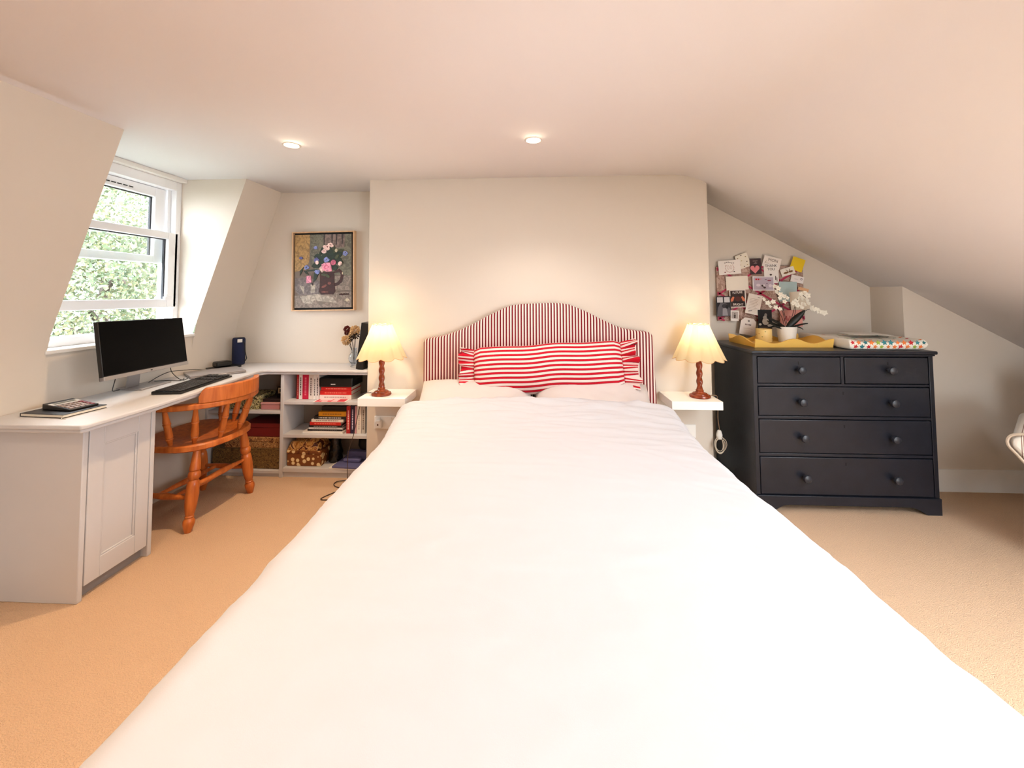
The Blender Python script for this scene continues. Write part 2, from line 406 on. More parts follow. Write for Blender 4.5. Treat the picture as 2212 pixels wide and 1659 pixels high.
# headboard: padded slab following the arched outline (it sits slightly askew)
HB = [(-.735, .50), (-.735, .955), (-.728, .975), (-.70, .985), (-.64, .993), (-.592, 1.003), (-.50, 1.035), (-.392, 1.085), (-.30, 1.135), (-.238, 1.164), (-.19, 1.186), (-.146, 1.201),
      (-.06, 1.210), (.021, 1.213), (.12, 1.216), (.187, 1.214), (.235, 1.205), (.337, 1.163), (.43, 1.115), (.53, 1.067), (.575, 1.052), (.618, 1.043), (.68, 1.034), (.736, 1.028), (.757, 1.02), (.767, 1.0), (.79, .50)]
b = B(); n = len(HB); cx = .02; cz = .8
rings = []
for ins, y in ((0, -.012), (0, -.085), (.004, -.094), (.012, -.100), (.03, -.104)):
    rings.append([((x - cx) * (1 - ins / .75) + cx, y, (z - cz) * (1 - ins / .4) + cz if z > .6 else z) for x, z in HB])
vs = [to_bed(p) for r in rings for p in r]; fs = []
for j in range(len(rings) - 1):
    for i in range(n):
        i2 = (i + 1) % n; fs.append((j * n + i, (j + 1) * n + i, (j + 1) * n + i2, j * n + i2))
fs.append(tuple((len(rings) - 1) * n + i for i in range(n))[::-1]); fs.append(tuple(range(n)))
b.add(vs, fs)
PINKW = (238, 210, 202); RED = (132, 16, 28); NAVY = (40, 14, 24); BRED = (196, 16, 38)
b.obj('headboard', stripes('red_ticking_stripe', [(0, PINKW), (.52, NAVY), (.63, RED), (.89, NAVY), (.985, PINKW)], .0196), bed, ang=60)
box(*to_bed((-.69, -2.06, .10)), *to_bed((.73, -.11, .36))).obj('divan_base', mat('grey_divan_fabric', (186, 176, 168), .9), bed, bevel=.02)
box(*to_bed((-.69, -2.06, .36)), *to_bed((.73, -.11, .575))).obj('mattress', mat('white_mattress_ticking', (235, 230, 224), .9), bed, bevel=.05, seg=4)
for sx in (-.62, .66):
    for sy in (-1.98, -.2): B().lathe([(.025, 0), (.03, .10)], 14, to_bed((sx, sy, 0))).obj('castor', M_black, bed)

# duvet: one draped sheet, top rounded over the mattress edges, hanging on both sides and at the foot
def duvet_pt(u, v):
    L = 1.91; y_top = -.41
    s = v * (L + .42)                       # length along the bed, then down the foot
    cxm = .0 + .062 * min(1, max(0, (s) / 1.8))
    hw = .662 + .02 * (1 - min(1, s / .5))
    R = .085
    top = .602 + .052 * math.exp(-(s / .26) ** 2) - .02 * max(0, 1 - s / .05)
    a = (u - .5) * 2; T = hw + PI / 2 * R + .30; d = abs(a) * T; sg = 1 if a >= 0 else -1
    if d < hw: x = d; z = 0; nx, nz = 0, 1
    elif d < hw + PI / 2 * R:
        th = (d - hw) / R; x = hw + R * math.sin(th); z = -R + R * math.cos(th); nx, nz = math.sin(th), math.cos(th)
    else:
        e = d - hw - PI / 2 * R; x = hw + R - .02 * e + .012 * e * math.sin(s * 9 + sg) ; z = -R - e; nx, nz = 1, 0
    crown = .022 * (1 - min(1, d / hw) ** 2)
    z += top + crown; x = x * sg + cxm; y = y_top - s
    if s > L:                                # foot drop
        e = s - L; th = min(PI / 2, e / .09)
        y = y_top - L - .09 * math.sin(th) ; z -= .09 * (1 - math.cos(th)) + max(0, e - .09 * PI / 2)
    # creases: long shallow cross folds, finer ones near the pillows and edges
    w = .0030 * ns(x * .5, y * 2.4, 1.7, 3.2) + .0016 * ns(x * .7 + y * .5, y * 3, 4.1, 6.5)
    k = .5 + .5 * ns(x, y, 9.3, 1.6)
    ridge = 1 - abs(ns(x * .55 + .25 * y, y * 1.9 + .3 * x, 2.2, 5.5)); w += .0040 * k * max(0, ridge - .86) / .14
    ridge2 = 1 - abs(ns(x * 1.1 - .7 * y, y * 1.3, 7.7, 7)); w += .0026 * (1 - k) * max(0, ridge2 - .88) / .12
    ridge3 = 1 - abs(ns(x * .35 + .1 * y, y * 3.1, 5.9, 9)); w += .0018 * max(0, ridge3 - .85) / .15 * max(0, 1 - s / 1.2)
    near = math.exp(-(s / .22) ** 2)
    w += near * (.010 * math.sin(s * 52 + 7 * ns(x, 0, 3, 2.5)) * (.3 + .9 * abs(ns(x, s, 5, 3))))
    r4 = 1 - abs(ns(x * .6 + .5 * s * sg, s * 3.2, 8.1, 4.2)); w += .012 * max(0, r4 - .84) / .16 * math.exp(-(s / .5) ** 2)
    side = min(1, max(0, (d - hw + .2) / .25)); w += side * .004 * ns(x * .2, y * 2.2, 3.3, 3.4)
    return (x + nx * sg * w, y, z + nz * w)
b = B().grid(duvet_pt, 120, 190)
o = b.obj('duvet', M_linen, ang=180, solid=.012, soff=-1)
tag(o, 'large white duvet spread smooth over the double bed', 'duvet')

def pillow(name, W_, H_, T_, m, loc, rot, label, cat, seed=0, group=None, dent=0.0, uvs=False, nu=44, nv=30, pw=2.7):
    b = B()
    for sgn in (1, -1):
        def f(u, v):
            a, c = 2 * u - 1, 2 * v - 1
            t = max(0, (1 - abs(a) ** pw)) ** .5 * max(0, (1 - abs(c) ** pw)) ** .5
            x = a * W_ / 2 * (1 - .05 * (1 - abs(c)) * 0 - .035 * (1 - c * c) * abs(a) ** 3); z = c * H_ / 2 * (1 - .05 * (1 - a * a) * abs(c) ** 3)
            y = -sgn * T_ / 2 * t * (1 + .16 * ns(a * 1.2, c * 1.2, seed, 1.3)) + .006 * ns(a * 3, c * 2, seed + 2.2, 2) * t
            z -= dent * max(0, c) * (1 - a * a)
            return (x, y, z)
        b.grid(f, nu, nv, uvfn=(lambda u, v: (u * W_, v * H_)) if uvs else None, flip=(sgn < 0))
    o = b.obj(name, m, loc=loc, rot=rot, ang=180)
    return tag(o, label, cat, group)
pillow('pillow', .70, .40, .19, M_pillow, (-.365, -.325, .600), (math.radians(-58), math.radians(1.5), 0), 'white bed pillow on the window side, under the bolster', 'pillow', 1.3, 'white bed pillows')
pillow('pillow', .70, .40, .19, M_pillow, (.350, -.335, .600), (math.radians(-58), 0, 0), 'white bed pillow on the chest side, under the bolster', 'pillow', 4.4, 'white bed pillows')

# bolster cushion with ruffled ends
M_bol = stripes('red_bold_stripe', [(0, PINKW), (.46, (70, 24, 38)), (.51, BRED), (.91, (70, 24, 38)), (.96, PINKW)], .0272, 'Y', uv=True)
bol = thing('bolster_cushion', 'long red and white striped bolster cushion with frilled ends', 'cushion', (.085, -.205, .812), rot=(math.radians(-14), math.radians(-3.2), 0))
b = B(); Wb, Hb, Tb = .93, .30, .17
for sgn in (1, -1):
    def f(u, v):
        a, c = 2 * u - 1, 2 * v - 1
        t = max(0, 1 - abs(a) ** 7) ** .5 * max(0, 1 - abs(c) ** 2.6) ** .5
        zz = c * Hb / 2 * (.90 + .10 * min(1, (1 - abs(a)) / .10)) + .006 * math.sin(a * 7 + .6) * (1 - abs(a))
        return (a * Wb / 2, -sgn * Tb / 2 * t, zz)
    b.grid(f, 60, 30, uvfn=lambda u, v: (u * Wb, v * Hb), flip=(sgn < 0))
b.obj('cover', M_bol, bol, ang=180)
for sgn in (-1, 1):
    b = B(); rnd = random.Random(5 + sgn); ph = rnd.random() * 6
    def f(u, v):
        w = .088 * u; c = (v - .5) * 2
        fold = math.sin(v * 34 + ph + .6 * math.sin(v * 9)) * (.002 + .020 * u)
        flare = 1 + .14 * u
        return (sgn * (Wb / 2 - .004 + w + .010 * u * math.sin(v * 17 + ph)), fold - .045 * u, c * Hb / 2 * .92 * flare + .006 * u * math.sin(v * 24))
    b.grid(f, 8, 90, uvfn=lambda u, v: (u * .09, v * Hb * 1.25 + .012 * u * math.sin(v * 40)))
    b.obj('frill', M_bol, bol, ang=180, solid=.003, soff=0)

# ================================================================== WORKTOP, DESK CABINET, BOOKCASES
WT = [(XL + .002, -1.215), (-1.835, -1.215), (-1.825, -1.20), (-1.825, -.884), (-1.85, -.542), (-1.905, -.04), (-1.895, .0), (-1.87, .012), (-1.152, .012), (-1.152, YA - .002), (XL + .002, YA - .002)]
b = B()
b.prism(WT, .732, .75)
ins = [(x - (.012 if x > -2.2 and y < -.01 else 0), y + (.012 if y < .1 and (x > -2.0 or y < -1) else 0)) for x, y in WT]
b.prism(ins, .715, .732)
tag(b.obj('worktop', M_grey, bevel=.005, seg=3), 'pale grey L-shaped worktop running along the dormer wall to the chimney breast', 'worktop')

cab = thing('desk_cabinet', 'pale grey desk cabinet with one panelled door at the near end of the worktop', 'cabinet', (-2.115, -.98, 0))
def cl(b_, x0, y0, z0, x1_, y1, z1_): return b_.box(x0 + 2.115, y0 + .98, z0, x1_ + 2.115, y1 + .98, z1_)
b = B()
cl(b, XL + .003, -1.147, 0, -1.897, -1.125, .715); cl(b, XL + .003, -.836, 0, -1.897, -.814, .715)
cl(b, XL + .003, -1.125, .05, -1.92, -.836, .07); cl(b, XL + .003, -1.125, .69, -1.92, -.836, .715); cl(b, XL + .003, -1.125, .07, XL + .013, -.836, .69)
b.obj('body', M_grey, cab, bevel=.003)
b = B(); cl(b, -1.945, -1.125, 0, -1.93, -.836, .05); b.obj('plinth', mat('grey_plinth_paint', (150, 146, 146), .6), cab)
# door with a recessed panel
b = B(); y0, y1, z0, z1_ = -1.121, -.840, .055, .700; st = .062
cl(b, -1.917, y0, z0, -1.897, y0 + st, z1_); cl(b, -1.917, y1 - st, z0, -1.897, y1, z1_)
cl(b, -1.917, y0 + st, z0, -1.897, y1 - st, z0 + .085); cl(b, -1.917, y0 + st, z1_ - .075, -1.897, y1 - st, z1_)
d = b.obj('door', M_grey, cab, bevel=.002)
b = B(); cl(b, -1.917, y0 + st, z0 + .085, -1.907, y1 - st, z1_ - .075); b.obj('door_panel', M_grey, d)
b = B(); a0, a1, c0, c1 = y0 + st, y1 - st, z0 + .085, z1_ - .075; e = .008
cl(b, -1.907, a0, c0, -1.901, a0 + e, c1); cl(b, -1.907, a1 - e, c0, -1.901, a1, c1); cl(b, -1.907, a0 + e, c0, -1.901, a1 - e, c0 + e); cl(b, -1.907, a0 + e, c1 - e, -1.901, a1 - e, c1)
b.obj('panel_moulding', M_grey, d, bevel=.002)

FB = .036
bc = thing('bookcase', 'pale grey open bookcase between desk corner and chimney breast, full of books', 'bookcase', (-1.475, .17, 0))
def bl(b_, x0, y0, z0, x1_, y1, z1_): return b_.box(x0 + 1.475, y0 - .17, z0, x1_ + 1.475, y1 - .17, z1_)
for xa, xb, nm in ((-1.789, -1.765, 'side_panel'), (-1.166, -1.1495, 'side_panel')):
    b = B(); bl(b, xa, FB, 0, xb, YA - .003, .714); b.obj(nm, M_grey, bc, bevel=.002)
for za, zb in ((.504, .526), (.274, .296), (.037, .065)):
    b = B(); bl(b, -1.765, FB + .002, za, -1.166, YA - .012, zb); b.obj('shelf', M_grey, bc, bevel=.002)
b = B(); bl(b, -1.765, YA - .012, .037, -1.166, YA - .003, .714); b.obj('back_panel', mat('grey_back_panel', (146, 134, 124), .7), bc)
b = B(); bl(b, -1.765, FB + .014, 0, -1.166, FB + .03, .037); b.obj('plinth', M_grey, bc)

cs = thing('corner_bookcase', 'pale grey open shelf unit under the desk corner, behind the chair', 'bookcase', (-2.065, .17, 0))
def ql(b_, x0, y0, z0, x1_, y1, z1_): return b_.box(x0 + 2.065, y0 - .17, z0, x1_ + 2.065, y1 - .17, z1_)
b = B(); ql(b, XL + .002, FB, 0, XL + .022, YA - .003, .714); b.obj('side_panel', M_grey, cs, bevel=.002)
for za, zb in ((.437, .457), (.025, .046)):
    b = B(); ql(b, XL + .022, FB + .003, za, -1.790, YA - .012, zb); b.obj('shelf', M_grey, cs, bevel=.002)
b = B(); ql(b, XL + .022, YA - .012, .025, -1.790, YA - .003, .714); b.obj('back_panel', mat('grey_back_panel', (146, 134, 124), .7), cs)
b = B(); ql(b, XL + .022, FB + .014, 0, -1.790, FB + .03, .025); b.obj('plinth', M_grey, cs)

# ---------------------------------------------------------------- books
rb = random.Random(11)
def spine_mark(parent, W_, H_, y, m, vertical=True, n=9, frac=.7, h=.28):
    """rows of small printed bars standing for the illegible spine title"""
    b = B(); L = (H_ if vertical else W_) * frac; t = (W_ if vertical else H_) * h
    p = -L / 2
    while p < L / 2:
        l = rb.uniform(.006, .016)
        if vertical: b.box(-t / 2, y - .0006, p + H_ / 2, t / 2, y, min(p + l, L / 2) + H_ / 2)
        else: b.box(p, y - .0006, H_ / 2 - t / 2, min(p + l, L / 2), y, H_ / 2 + t / 2)
        p += l + .004
    b.obj('spine_title', m, parent)
def book(label, x0, x1_, z0, z1_, yf, depth, rgb, title=None, vertical=True, rz=0, group=None, page=(236, 226, 208), tilt=0, name='book'):
    W_, H_ = x1_ - x0, z1_ - z0
    t = thing(name, label, 'book', ((x0 + x1_) / 2, yf, z0), rz, group, rot=(0, math.radians(tilt), rz))
    m = mat('cover_%d_%d_%d' % rgb, rgb, .5)
    c = .0025
    if vertical:
        b = B(); b.box(-W_ / 2, 0, 0, W_ / 2, c, H_); b.box(-W_ / 2, c, 0, -W_ / 2 + c, depth, H_); b.box(W_ / 2 - c, c, 0, W_ / 2, depth, H_)
        b.obj('cover', m, t, bevel=.0008)
        box(-W_ / 2 + c, c, .003, W_ / 2 - c, depth - .003, H_ - .003).obj('pages', mat('book_pages_%d' % page[2], page, .9), t)
    else:
        b = B(); b.box(-W_ / 2, 0, 0, W_ / 2, c, H_); b.box(-W_ / 2, c, 0, W_ / 2, depth, c); b.box(-W_ / 2, c, H_ - c, W_ / 2, depth, H_)
        b.obj('cover', m, t, bevel=.0008)
        box(-W_ / 2 + .003, c, c, W_ / 2 - .003, depth - .003, H_ - c).obj('pages', mat('book_pages_%d' % page[2], page, .9), t)
    if title: spine_mark(t, W_, H_, 0, mat('title_%d_%d_%d' % title, title, .6), vertical)
    return t
G1, G2, G3, G4 = 'upright books on the top bookcase shelf', 'stack on the top bookcase shelf', 'stack on the middle bookcase shelf', 'upright books on the middle bookcase shelf'
zt = .5265
book('thin dark red upright book, first on the top shelf', -1.710, -1.694, zt, .704, .10, .16, (168, 24, 34), (190, 120, 110), group=G1)
book('white upright book with black spine lettering beside a crimson one', -1.693, -1.668, zt, .708, .10, .16, (232, 224, 220), (60, 44, 44), group=G1)
book('thick crimson pink upright book on the top shelf', -1.667, -1.622, zt, .712, .10, .17, (198, 22, 64), (224, 110, 130), group=G1)
book('thick off-white upright book right of the crimson book', -1.621, -1.588, zt, .706, .10, .16, (226, 214, 206), (120, 100, 96), group=G1)
book('narrow white upright book between two other white books', -1.587, -1.567, zt, .700, .10, .15, (236, 230, 224), (96, 84, 84), group=G1)
book('white upright book next to the black box file', -1.566, -1.545, zt, .710, .10, .16, (230, 220, 216), (70, 56, 56), group=G1)
book('thick white book at the bottom of the top-shelf stack', -1.541, -1.307, zt, .5575, .10, .17, (236, 224, 220), (190, 170, 166), False, group=G2)
book('red book above the white one in the top-shelf stack', -1.537, -1.307, .558, .5885, .102, .165, (214, 26, 24), (240, 120, 100), False, group=G2)
book('red book directly beneath the black box file', -1.530, -1.309, .589, .6145, .104, .16, (222, 30, 26), (246, 140, 120), False, group=G2)
t = thing('box_file', 'black box file on top of the red books', 'box file', (-1.418, .09, .615), group=None)
box(-.121, 0, 0, .121, .185, .062).obj('case', M_black, t, bevel=.006)
b = B(); b.box(-.035, -.0008, .018, -.002, 0, .024); b.obj('printed_name', M_paper, t)
box(-.123, .004, .044, .123, .187, .064).obj('lid', mat('black_card', (14, 13, 14), .5), t, bevel=.004)
# leaflet lying on the top shelf edge
t = thing('leaflet', 'red and white leaflet lying on the front of the top shelf', 'leaflet', (-1.435, .082, .5265), math.radians(2))
box(-.115, -.058, 0, .115, .05, .0015).obj('sheet', M_paper, t)
b = B(); b.box(-.105, -.05, .0015, .105, .046, .0021, 0); b.box(-.09, -.02, .0021, .0, .03, .0025, 1); b.box(.01, -.045, .0021, .05, .03, .0025, 1); b.box(-.06, -.045, .0021, -.02, -.026, .0025, 1)
b.obj('print', [mat('leaflet_red', (208, 38, 58), .5), mat('leaflet_pink', (244, 204, 204), .5)], t)
# middle shelf
zm = .2965
t = thing('sketch_pad', 'white sketch pad at the bottom of the middle-shelf stack', 'pad', (-1.495, .066, zm), math.radians(-1))
box(-.148, 0, 0, .148, .20, .012).obj('sheets', M_paper, t, bevel=.002); box(-.148, .001, .012, .148, .20, .0135).obj('cover_sheet', mat('pad_cover', (222, 214, 208), .6), t)
z = zm + .0138
for lab, xa, xb, h, c, ti in (('thin black book just above the white sketch pad', -1.612, -1.362, .011, (22, 20, 24), (110, 100, 100)),
                              ('pale grey book between two black books in the stack', -1.604, -1.358, .013, (206, 204, 206), (150, 150, 150)),
                              ('black book under the red book in the middle stack', -1.604, -1.360, .015, (16, 15, 20), (170, 170, 170)),
                              ('red book in the middle of the lower stack', -1.596, -1.370, .022, (196, 30, 22), (236, 110, 90)),
                              ('white book above the red one in the middle stack', -1.585, -1.352, .019, (232, 222, 212), (120, 100, 96)),
                              ('black book with white lettering under the yellow book', -1.566, -1.334, .021, (24, 22, 26), (228, 220, 214)),
                              ('mustard yellow book near the top of the middle stack', -1.534, -1.334, .030, (224, 152, 24), (170, 110, 30))):
    book(lab, xa, xb, z, z + h, .078 + .002 * rb.random(), .16, c, ti, False, group=G3); z += h + .0004
book('dark brown book on top of the yellow book', -1.526, -1.338, z, z + .030, .11, .14, (40, 26, 24), None, False, group=G3)
for lab, xa, xb, h, c, ti in (('red upright book beside the middle stack', -1.329, -1.301, .19, (176, 28, 32), (240, 200, 190)),
                              ('dark purple upright book with white lettering', -1.299, -1.270, .196, (36, 22, 58), (206, 196, 214)),
                              ('thin pink upright book right of the purple one', -1.268, -1.256, .19, (206, 150, 158), None),
                              ('white upright book on the middle shelf near the chimney breast', -1.254, -1.222, .193, (232, 222, 212), (190, 180, 176)),
                              ('greyish upright book hard against the bookcase end panel', -1.220, -1.194, .195, (196, 188, 178), (110, 90, 80))):
    book(lab, xa, xb, zm, zm + h, .076, .17, c, ti, group=G4)
# bottom shelf
M_flor = blotch('brown_floral_paper', None, [(0, (232, 208, 160)), (.30, (214, 178, 120)), (.36, (120, 66, 22)), (.8, (96, 48, 16))], 26)
def lidbox(name, label, x0, x1_, y0, y1, z0, z1_, lid, m, mlid, group=None, cat='box'):
    t = thing(name, label, cat, ((x0 + x1_) / 2, (y0 + y1) / 2, z0), group=group)
    w, d_ = (x1_ - x0) / 2, (y1 - y0) / 2; h = z1_ - z0
    box(-w + .003, -d_ + .003, 0, w - .003, d_ - .003, h - lid).obj('box_base', m, t, bevel=.003)
    box(-w, -d_, h - lid, w, d_, h).obj('lid', mlid, t, bevel=.003)
    return t
zb0 = .0655
lidbox('storage_box', 'brown floral paper storage box with cream blossoms on the bottom shelf', -1.757, -1.505, .07, .27, zb0, .172, .02, M_flor, M_flor)
M_gold = blotch('gold_marbled_silk', None, [(0, (150, 40, 20)), (.36, (222, 168, 96)), (.46, (176, 112, 48)), (.52, (236, 190, 120)), (.6, (92, 40, 20))], 14, .35, 'NOISE')
b = B()
def f(u, v):
    a, c = 2 * u - 1, 2 * v - 1
    z_ = .066 * max(0, 1 - abs(a) ** 5) ** .5 * max(0, 1 - abs(c) ** 5) ** .5
    return (a * .115, c * .085, z_ * (1 + .25 * ns(a, c, 2, 2.2)) + .004 * math.sin(a * 14 + c * 9) * (z_ > .01))
b.grid(f, 30, 20); b.grid(lambda u, v: ((2 * u - 1) * .115, (2 * v - 1) * .085, 0), 2, 2, flip=True)
tag(b.obj('folded_silk', M_gold, loc=(-1.645, .165, .1725), ang=180), 'folded gold and red silk bundle on top of the floral box', 'fabric')
b = B()
def f(u, v):
    a = 2 * PI * u; r = (.048 - .016 * v ** 2) * (1 + .15 * ns(math.cos(a), math.sin(a), v * 3, 2)); return (r * 1.0 * math.cos(a), r * .9 * math.sin(a), .17 * v)
b.grid(f, 28, 14)
b.add([(0, 0, .17)] + [f(i / 28, 1) for i in range(28)], [(0, 1 + i, 1 + (i + 1) % 28) for i in range(28)])
b.add([(0, 0, 0)] + [f(i / 28, 0) for i in range(28)], [(0, 1 + (i + 1) % 28, 1 + i) for i in range(28)])
tag(b.obj('drawstring_bag', mat('shiny_black_plastic', (12, 11, 12), .25, bump=.5, bscale=25), loc=(-1.452, .18, zb0), ang=180), 'crumpled glossy black bag beside the floral box', 'bag')
t = thing('folder', 'slate blue folder lying over the bottom shelf edge', 'folder', (-1.318, .125, zb0 + .006), math.radians(-4))
box(-.085, -.095, 0, .105, .12, .014).obj('cover', mat('slate_blue_card', (96, 96, 140), .6), t, bevel=.002)
t = thing('folder', 'white folder under the slate blue folder on the bottom shelf', 'folder', (-1.325, .125, zb0), math.radians(-4))
box(-.105, -.093, 0, .10, .12, .0055).obj('cover', M_paper, t, bevel=.001)
t = thing('pencil_case', 'small slate blue case on the blue folder', 'case', (-1.298, .12, zb0 + .0205), math.radians(-3))
box(-.063, -.022, 0, .063, .022, .026).obj('case_body', mat('slate_blue_cloth', (98, 98, 146), .8, bump=.2), t, bevel=.008)
t = thing('pencil_case', 'long slate blue box behind the small blue case', 'case', (-1.285, .185, zb0 + .0205), math.radians(-3))
box(-.072, -.03, 0, .072, .03, .055).obj('case_body', mat('slate_blue_cloth', (98, 98, 146), .8, bump=.2), t, bevel=.006)
b = B(); b.lathe([(.001, 0), (.05, .004), (.062, .03), (.058, .07), (.03, .095), (.001, .1)], 24)
tag(b.obj('toilet_bag', mat('black_nylon', (13, 12, 14), .7), loc=(-1.24, .232, .142 + zb0 - .0655), ang=180), 'rounded black nylon bag resting on the blue box', 'bag')
# corner unit contents
M_green = blotch('green_gold_floral_paper', None, [(0, (196, 180, 112)), (.30, (120, 112, 52)), (.42, (214, 200, 150)), (.52, (70, 60, 30))], 60, .7, 'NOISE')
M_pais = blotch('brown_paisley_paper', None, [(0, (90, 48, 20)), (.40, (190, 140, 84)), (.48, (122, 74, 34)), (.56, (206, 160, 104)), (.64, (80, 44, 20))], 46, .7, 'NOISE')
M_pais2 = blotch('olive_paisley_paper', None, [(0, (76, 54, 24)), (.42, (140, 108, 56)), (.5, (98, 70, 32)), (.6, (128, 98, 52))], 50, .7, 'NOISE')
lidbox('storage_box', 'green and gold floral storage box on the corner unit shelf', -2.262, -1.972, .07, .27, .4575, .552, .025, M_green, M_green)
lidbox('storage_box', 'pink patterned box beside the green floral box', -1.958, -1.815, .07, .24, .4575, .508, .014, mat('dusty_pink_card', (190, 128, 128), .6), mat('rose_card', (206, 150, 150), .6))
t = thing('photo_album', 'dark photo album lying on the pink box', 'album', (-1.882, .16, .5085)); box(-.065, -.08, 0, .065, .08, .02).obj('cover', mat('album_dark', (40, 26, 28), .5), t, bevel=.003)
t = thing('picture_card', 'small framed card standing on the dark album', 'card', (-1.845, .13, .529)); box(-.03, 0, 0, .03, .006, .08).obj('card_frame', M_black, t, bevel=.001)
b = B(); b.box(-.02, -.0006, .03, .02, 0, .07, 0); b.box(-.01, -.001, .04, .008, -.0006, .062, 1); b.obj('print', [mat('aged_cream', (190, 172, 140), .7), M_dark], t)
lidbox('storage_box', 'olive paisley storage box on the floor of the corner unit', -2.30, -1.806, .06, .285, .0465, .186, .002, M_pais2, M_pais2)
lidbox('storage_box', 'brown paisley storage box stacked under the dark red box', -2.22, -1.812, .07, .28, .1865, .262, .03, M_pais, M_pais)
lidbox('storage_box', 'dark red storage box on top of the paisley boxes', -2.094, -1.812, .08, .28, .2625, .358, .03, mat('dark_red_card', (112, 20, 16), .6), mat('dark_red_card', (112, 20, 16), .6))

# ================================================================== CAPTAIN'S CHAIR (front faces local +y)
ch = thing('captains_chair', 'honey pine captain\'s chair with turned spindles pushed under the worktop', 'chair', (-2.018, -.395, 0), PI / 2 + math.radians(-4))
seat = []
for k in range(36):
    a = 2 * PI * k / 36; c_, s_ = math.cos(a), math.sin(a)
    ex = 2.6 if s_ < 0 else 4.0
    r = (abs(c_ / .255) ** ex + abs(s_ / .235) ** ex) ** (-1 / ex); seat.append((r * c_, r * s_ + .0))
b = B(); n = 36
ringz = [(.93, .415), (1.0, .425), (1.0, .447), (.975, .455), (.80, .452), (.45, .440), (.1, .437)]
vs = []; fs = []
for sc_, z in ringz: vs += [(x * sc_, y * sc_, z) for x, y in seat]
for j in range(len(ringz) - 1):
    for i in range(n): fs.append((j * n + i, j * n + (i + 1) % n, (j + 1) * n + (i + 1) % n, (j + 1) * n + i))
fs.append(tuple(range(n))[::-1]); fs.append(tuple((len(ringz) - 1) * n + i for i in range(n)))
b.add(vs, fs).obj('seat', M_orange, ch)
LEG = [(0, .016), (.10, .020), (.18, .024), (.26, .027), (.275, .022), (.29, .028), (.33, .030), (.36, .028), (.38, .021), (.395, .027), (.45, .030), (.55, .032), (.68, .029), (.78, .022), (.80, .019), (.815, .023), (.83, .020), (.86, .028), (.90, .028), (.95, .022), (1, .015)]
feet = {}
for sx in (-1, 1):
    for sy in (-1, 1):
        top = (sx * .165, sy * .150, .425); bot = (sx * .225, sy * .175 if sy > 0 else -.165, 0.0); feet[sx, sy] = (Vector(top), Vector(bot))
        B().turned(top, bot, LEG, 16).obj('leg', M_orange, ch)
STR = [(0, .009), (.12, .010), (.35, .015), (.5, .018), (.65, .015), (.88, .010), (1, .009)]
lp = lambda k, t: feet[k][0].lerp(feet[k][1], t)
for sx in (-1, 1): B().turned(lp((sx, -1), .60), lp((sx, 1), .60), STR, 12).obj('stretcher', M_orange, ch)
for t_ in (.33, .67):
    a = lp((-1, -1), .60).lerp(lp((-1, 1), .60), t_); c_ = lp((1, -1), .60).lerp(lp((1, 1), .60), t_)
    B().turned(a, c_, STR, 12).obj('stretcher', M_orange, ch)
B().turned(lp((-1, -1), .46), lp((1, -1), .46), STR, 12).obj('stretcher', M_orange, ch)
# arm bow and crest
def bow(a):                                  # a in degrees: 0 = middle of the back
    r = math.radians(a); return (.275 * math.sin(r), -.275 * math.cos(r) if abs(a) <= 90 else 0)
path = []
for a in range(-90, 91, 6):
    x, y = bow(a); path.append((x, y, .026, .652, .682))
arm = [(-.292, .155, .034, .652, .682), (-.288, .10, .034, .652, .682), (-.277, .04, .027, .652, .682)]
path = arm + path + [(-x, y, w, z0, z1_) for x, y, w, z0, z1_ in arm[::-1]]
B().sweep(path).obj('arm_bow', M_orange, ch, bevel=.007, seg=3)
cp = []
for a in range(-48, 49, 3):
    x, y = bow(a); k = 1 - abs(a) / 48; e = min(1, .35 + k / .09 * .65)
    cp.append((x * 1.03, y * 1.04 - .012 * k, .011 + .004 * e, .682, .694 + .074 * e * (.93 + .07 * math.cos(math.radians(a * 1.7)))))
B().sweep(cp).obj('crest_rail', M_orange, ch, bevel=.005, seg=3)
SPI = [(0, .010), (.1, .012), (.2, .018), (.22, .014), (.24, .019), (.38, .0185), (.55, .016), (.62, .0195), (.64, .015), (.66, .018), (.8, .014), (1, .010)]
for a in (-112, -80, -50, -18, 18, 50, 80, 112):
    x, y = bow(a) if abs(a) <= 90 else (.28 * (1 if a > 0 else -1), .085)
    B().turned((x * .80, y * .76 + (0 if abs(a) < 90 else .0), .45), (x, y, .656), SPI, 12).obj('spindle', M_orange, ch)

# ================================================================== ON THE WORKTOP
ZT = .7505
M_silver = mat('brushed_silver', (176, 172, 172), .35, metal=.6)
M_alu = mat('grey_aluminium', (158, 152, 152), .45, metal=.15)
mon = thing('monitor', 'black computer monitor with a silver chin standing below the dormer window', 'monitor', (-2.215, -.56, ZT))
# panel plane: from the two lower corners up, leaning back a little
pan = bpy.data.objects.new('screen_panel', None)
e0 = Vector((-2.098 - (-2.215), -.89 + .56, .858 - ZT)); e1 = Vector((-2.164 + 2.215, -.325 + .56, .846 - ZT)); e2 = Vector((-2.145 + 2.215, -.89 + .56, 1.148 - ZT))
ux = (e1 - e0).normalized(); uz = ((e2 - e0) - ux * (e2 - e0).dot(ux)).normalized(); uy = uz.cross(ux)
Wm, Hm = (e1 - e0).length, (e2 - e0).length
def mp(x, y, z): return e0 + ux * x + uy * y + uz * z       # +y is behind the screen
def mbox(b_, x0, y0, z0, x1_, y1, z1_, mi=0):
    vs = [mp(*p) for p in ((x0, y0, z0), (x1_, y0, z0), (x1_, y1, z0), (x0, y1, z0), (x0, y0, z1_), (x1_, y0, z1_), (x1_, y1, z1_), (x0, y1, z1_))]
    return b_.add(vs, [(3, 2, 1, 0), (4, 5, 6, 7), (0, 1, 5, 4), (1, 2, 6, 5), (2, 3, 7, 6), (3, 0, 4, 7)], mi)
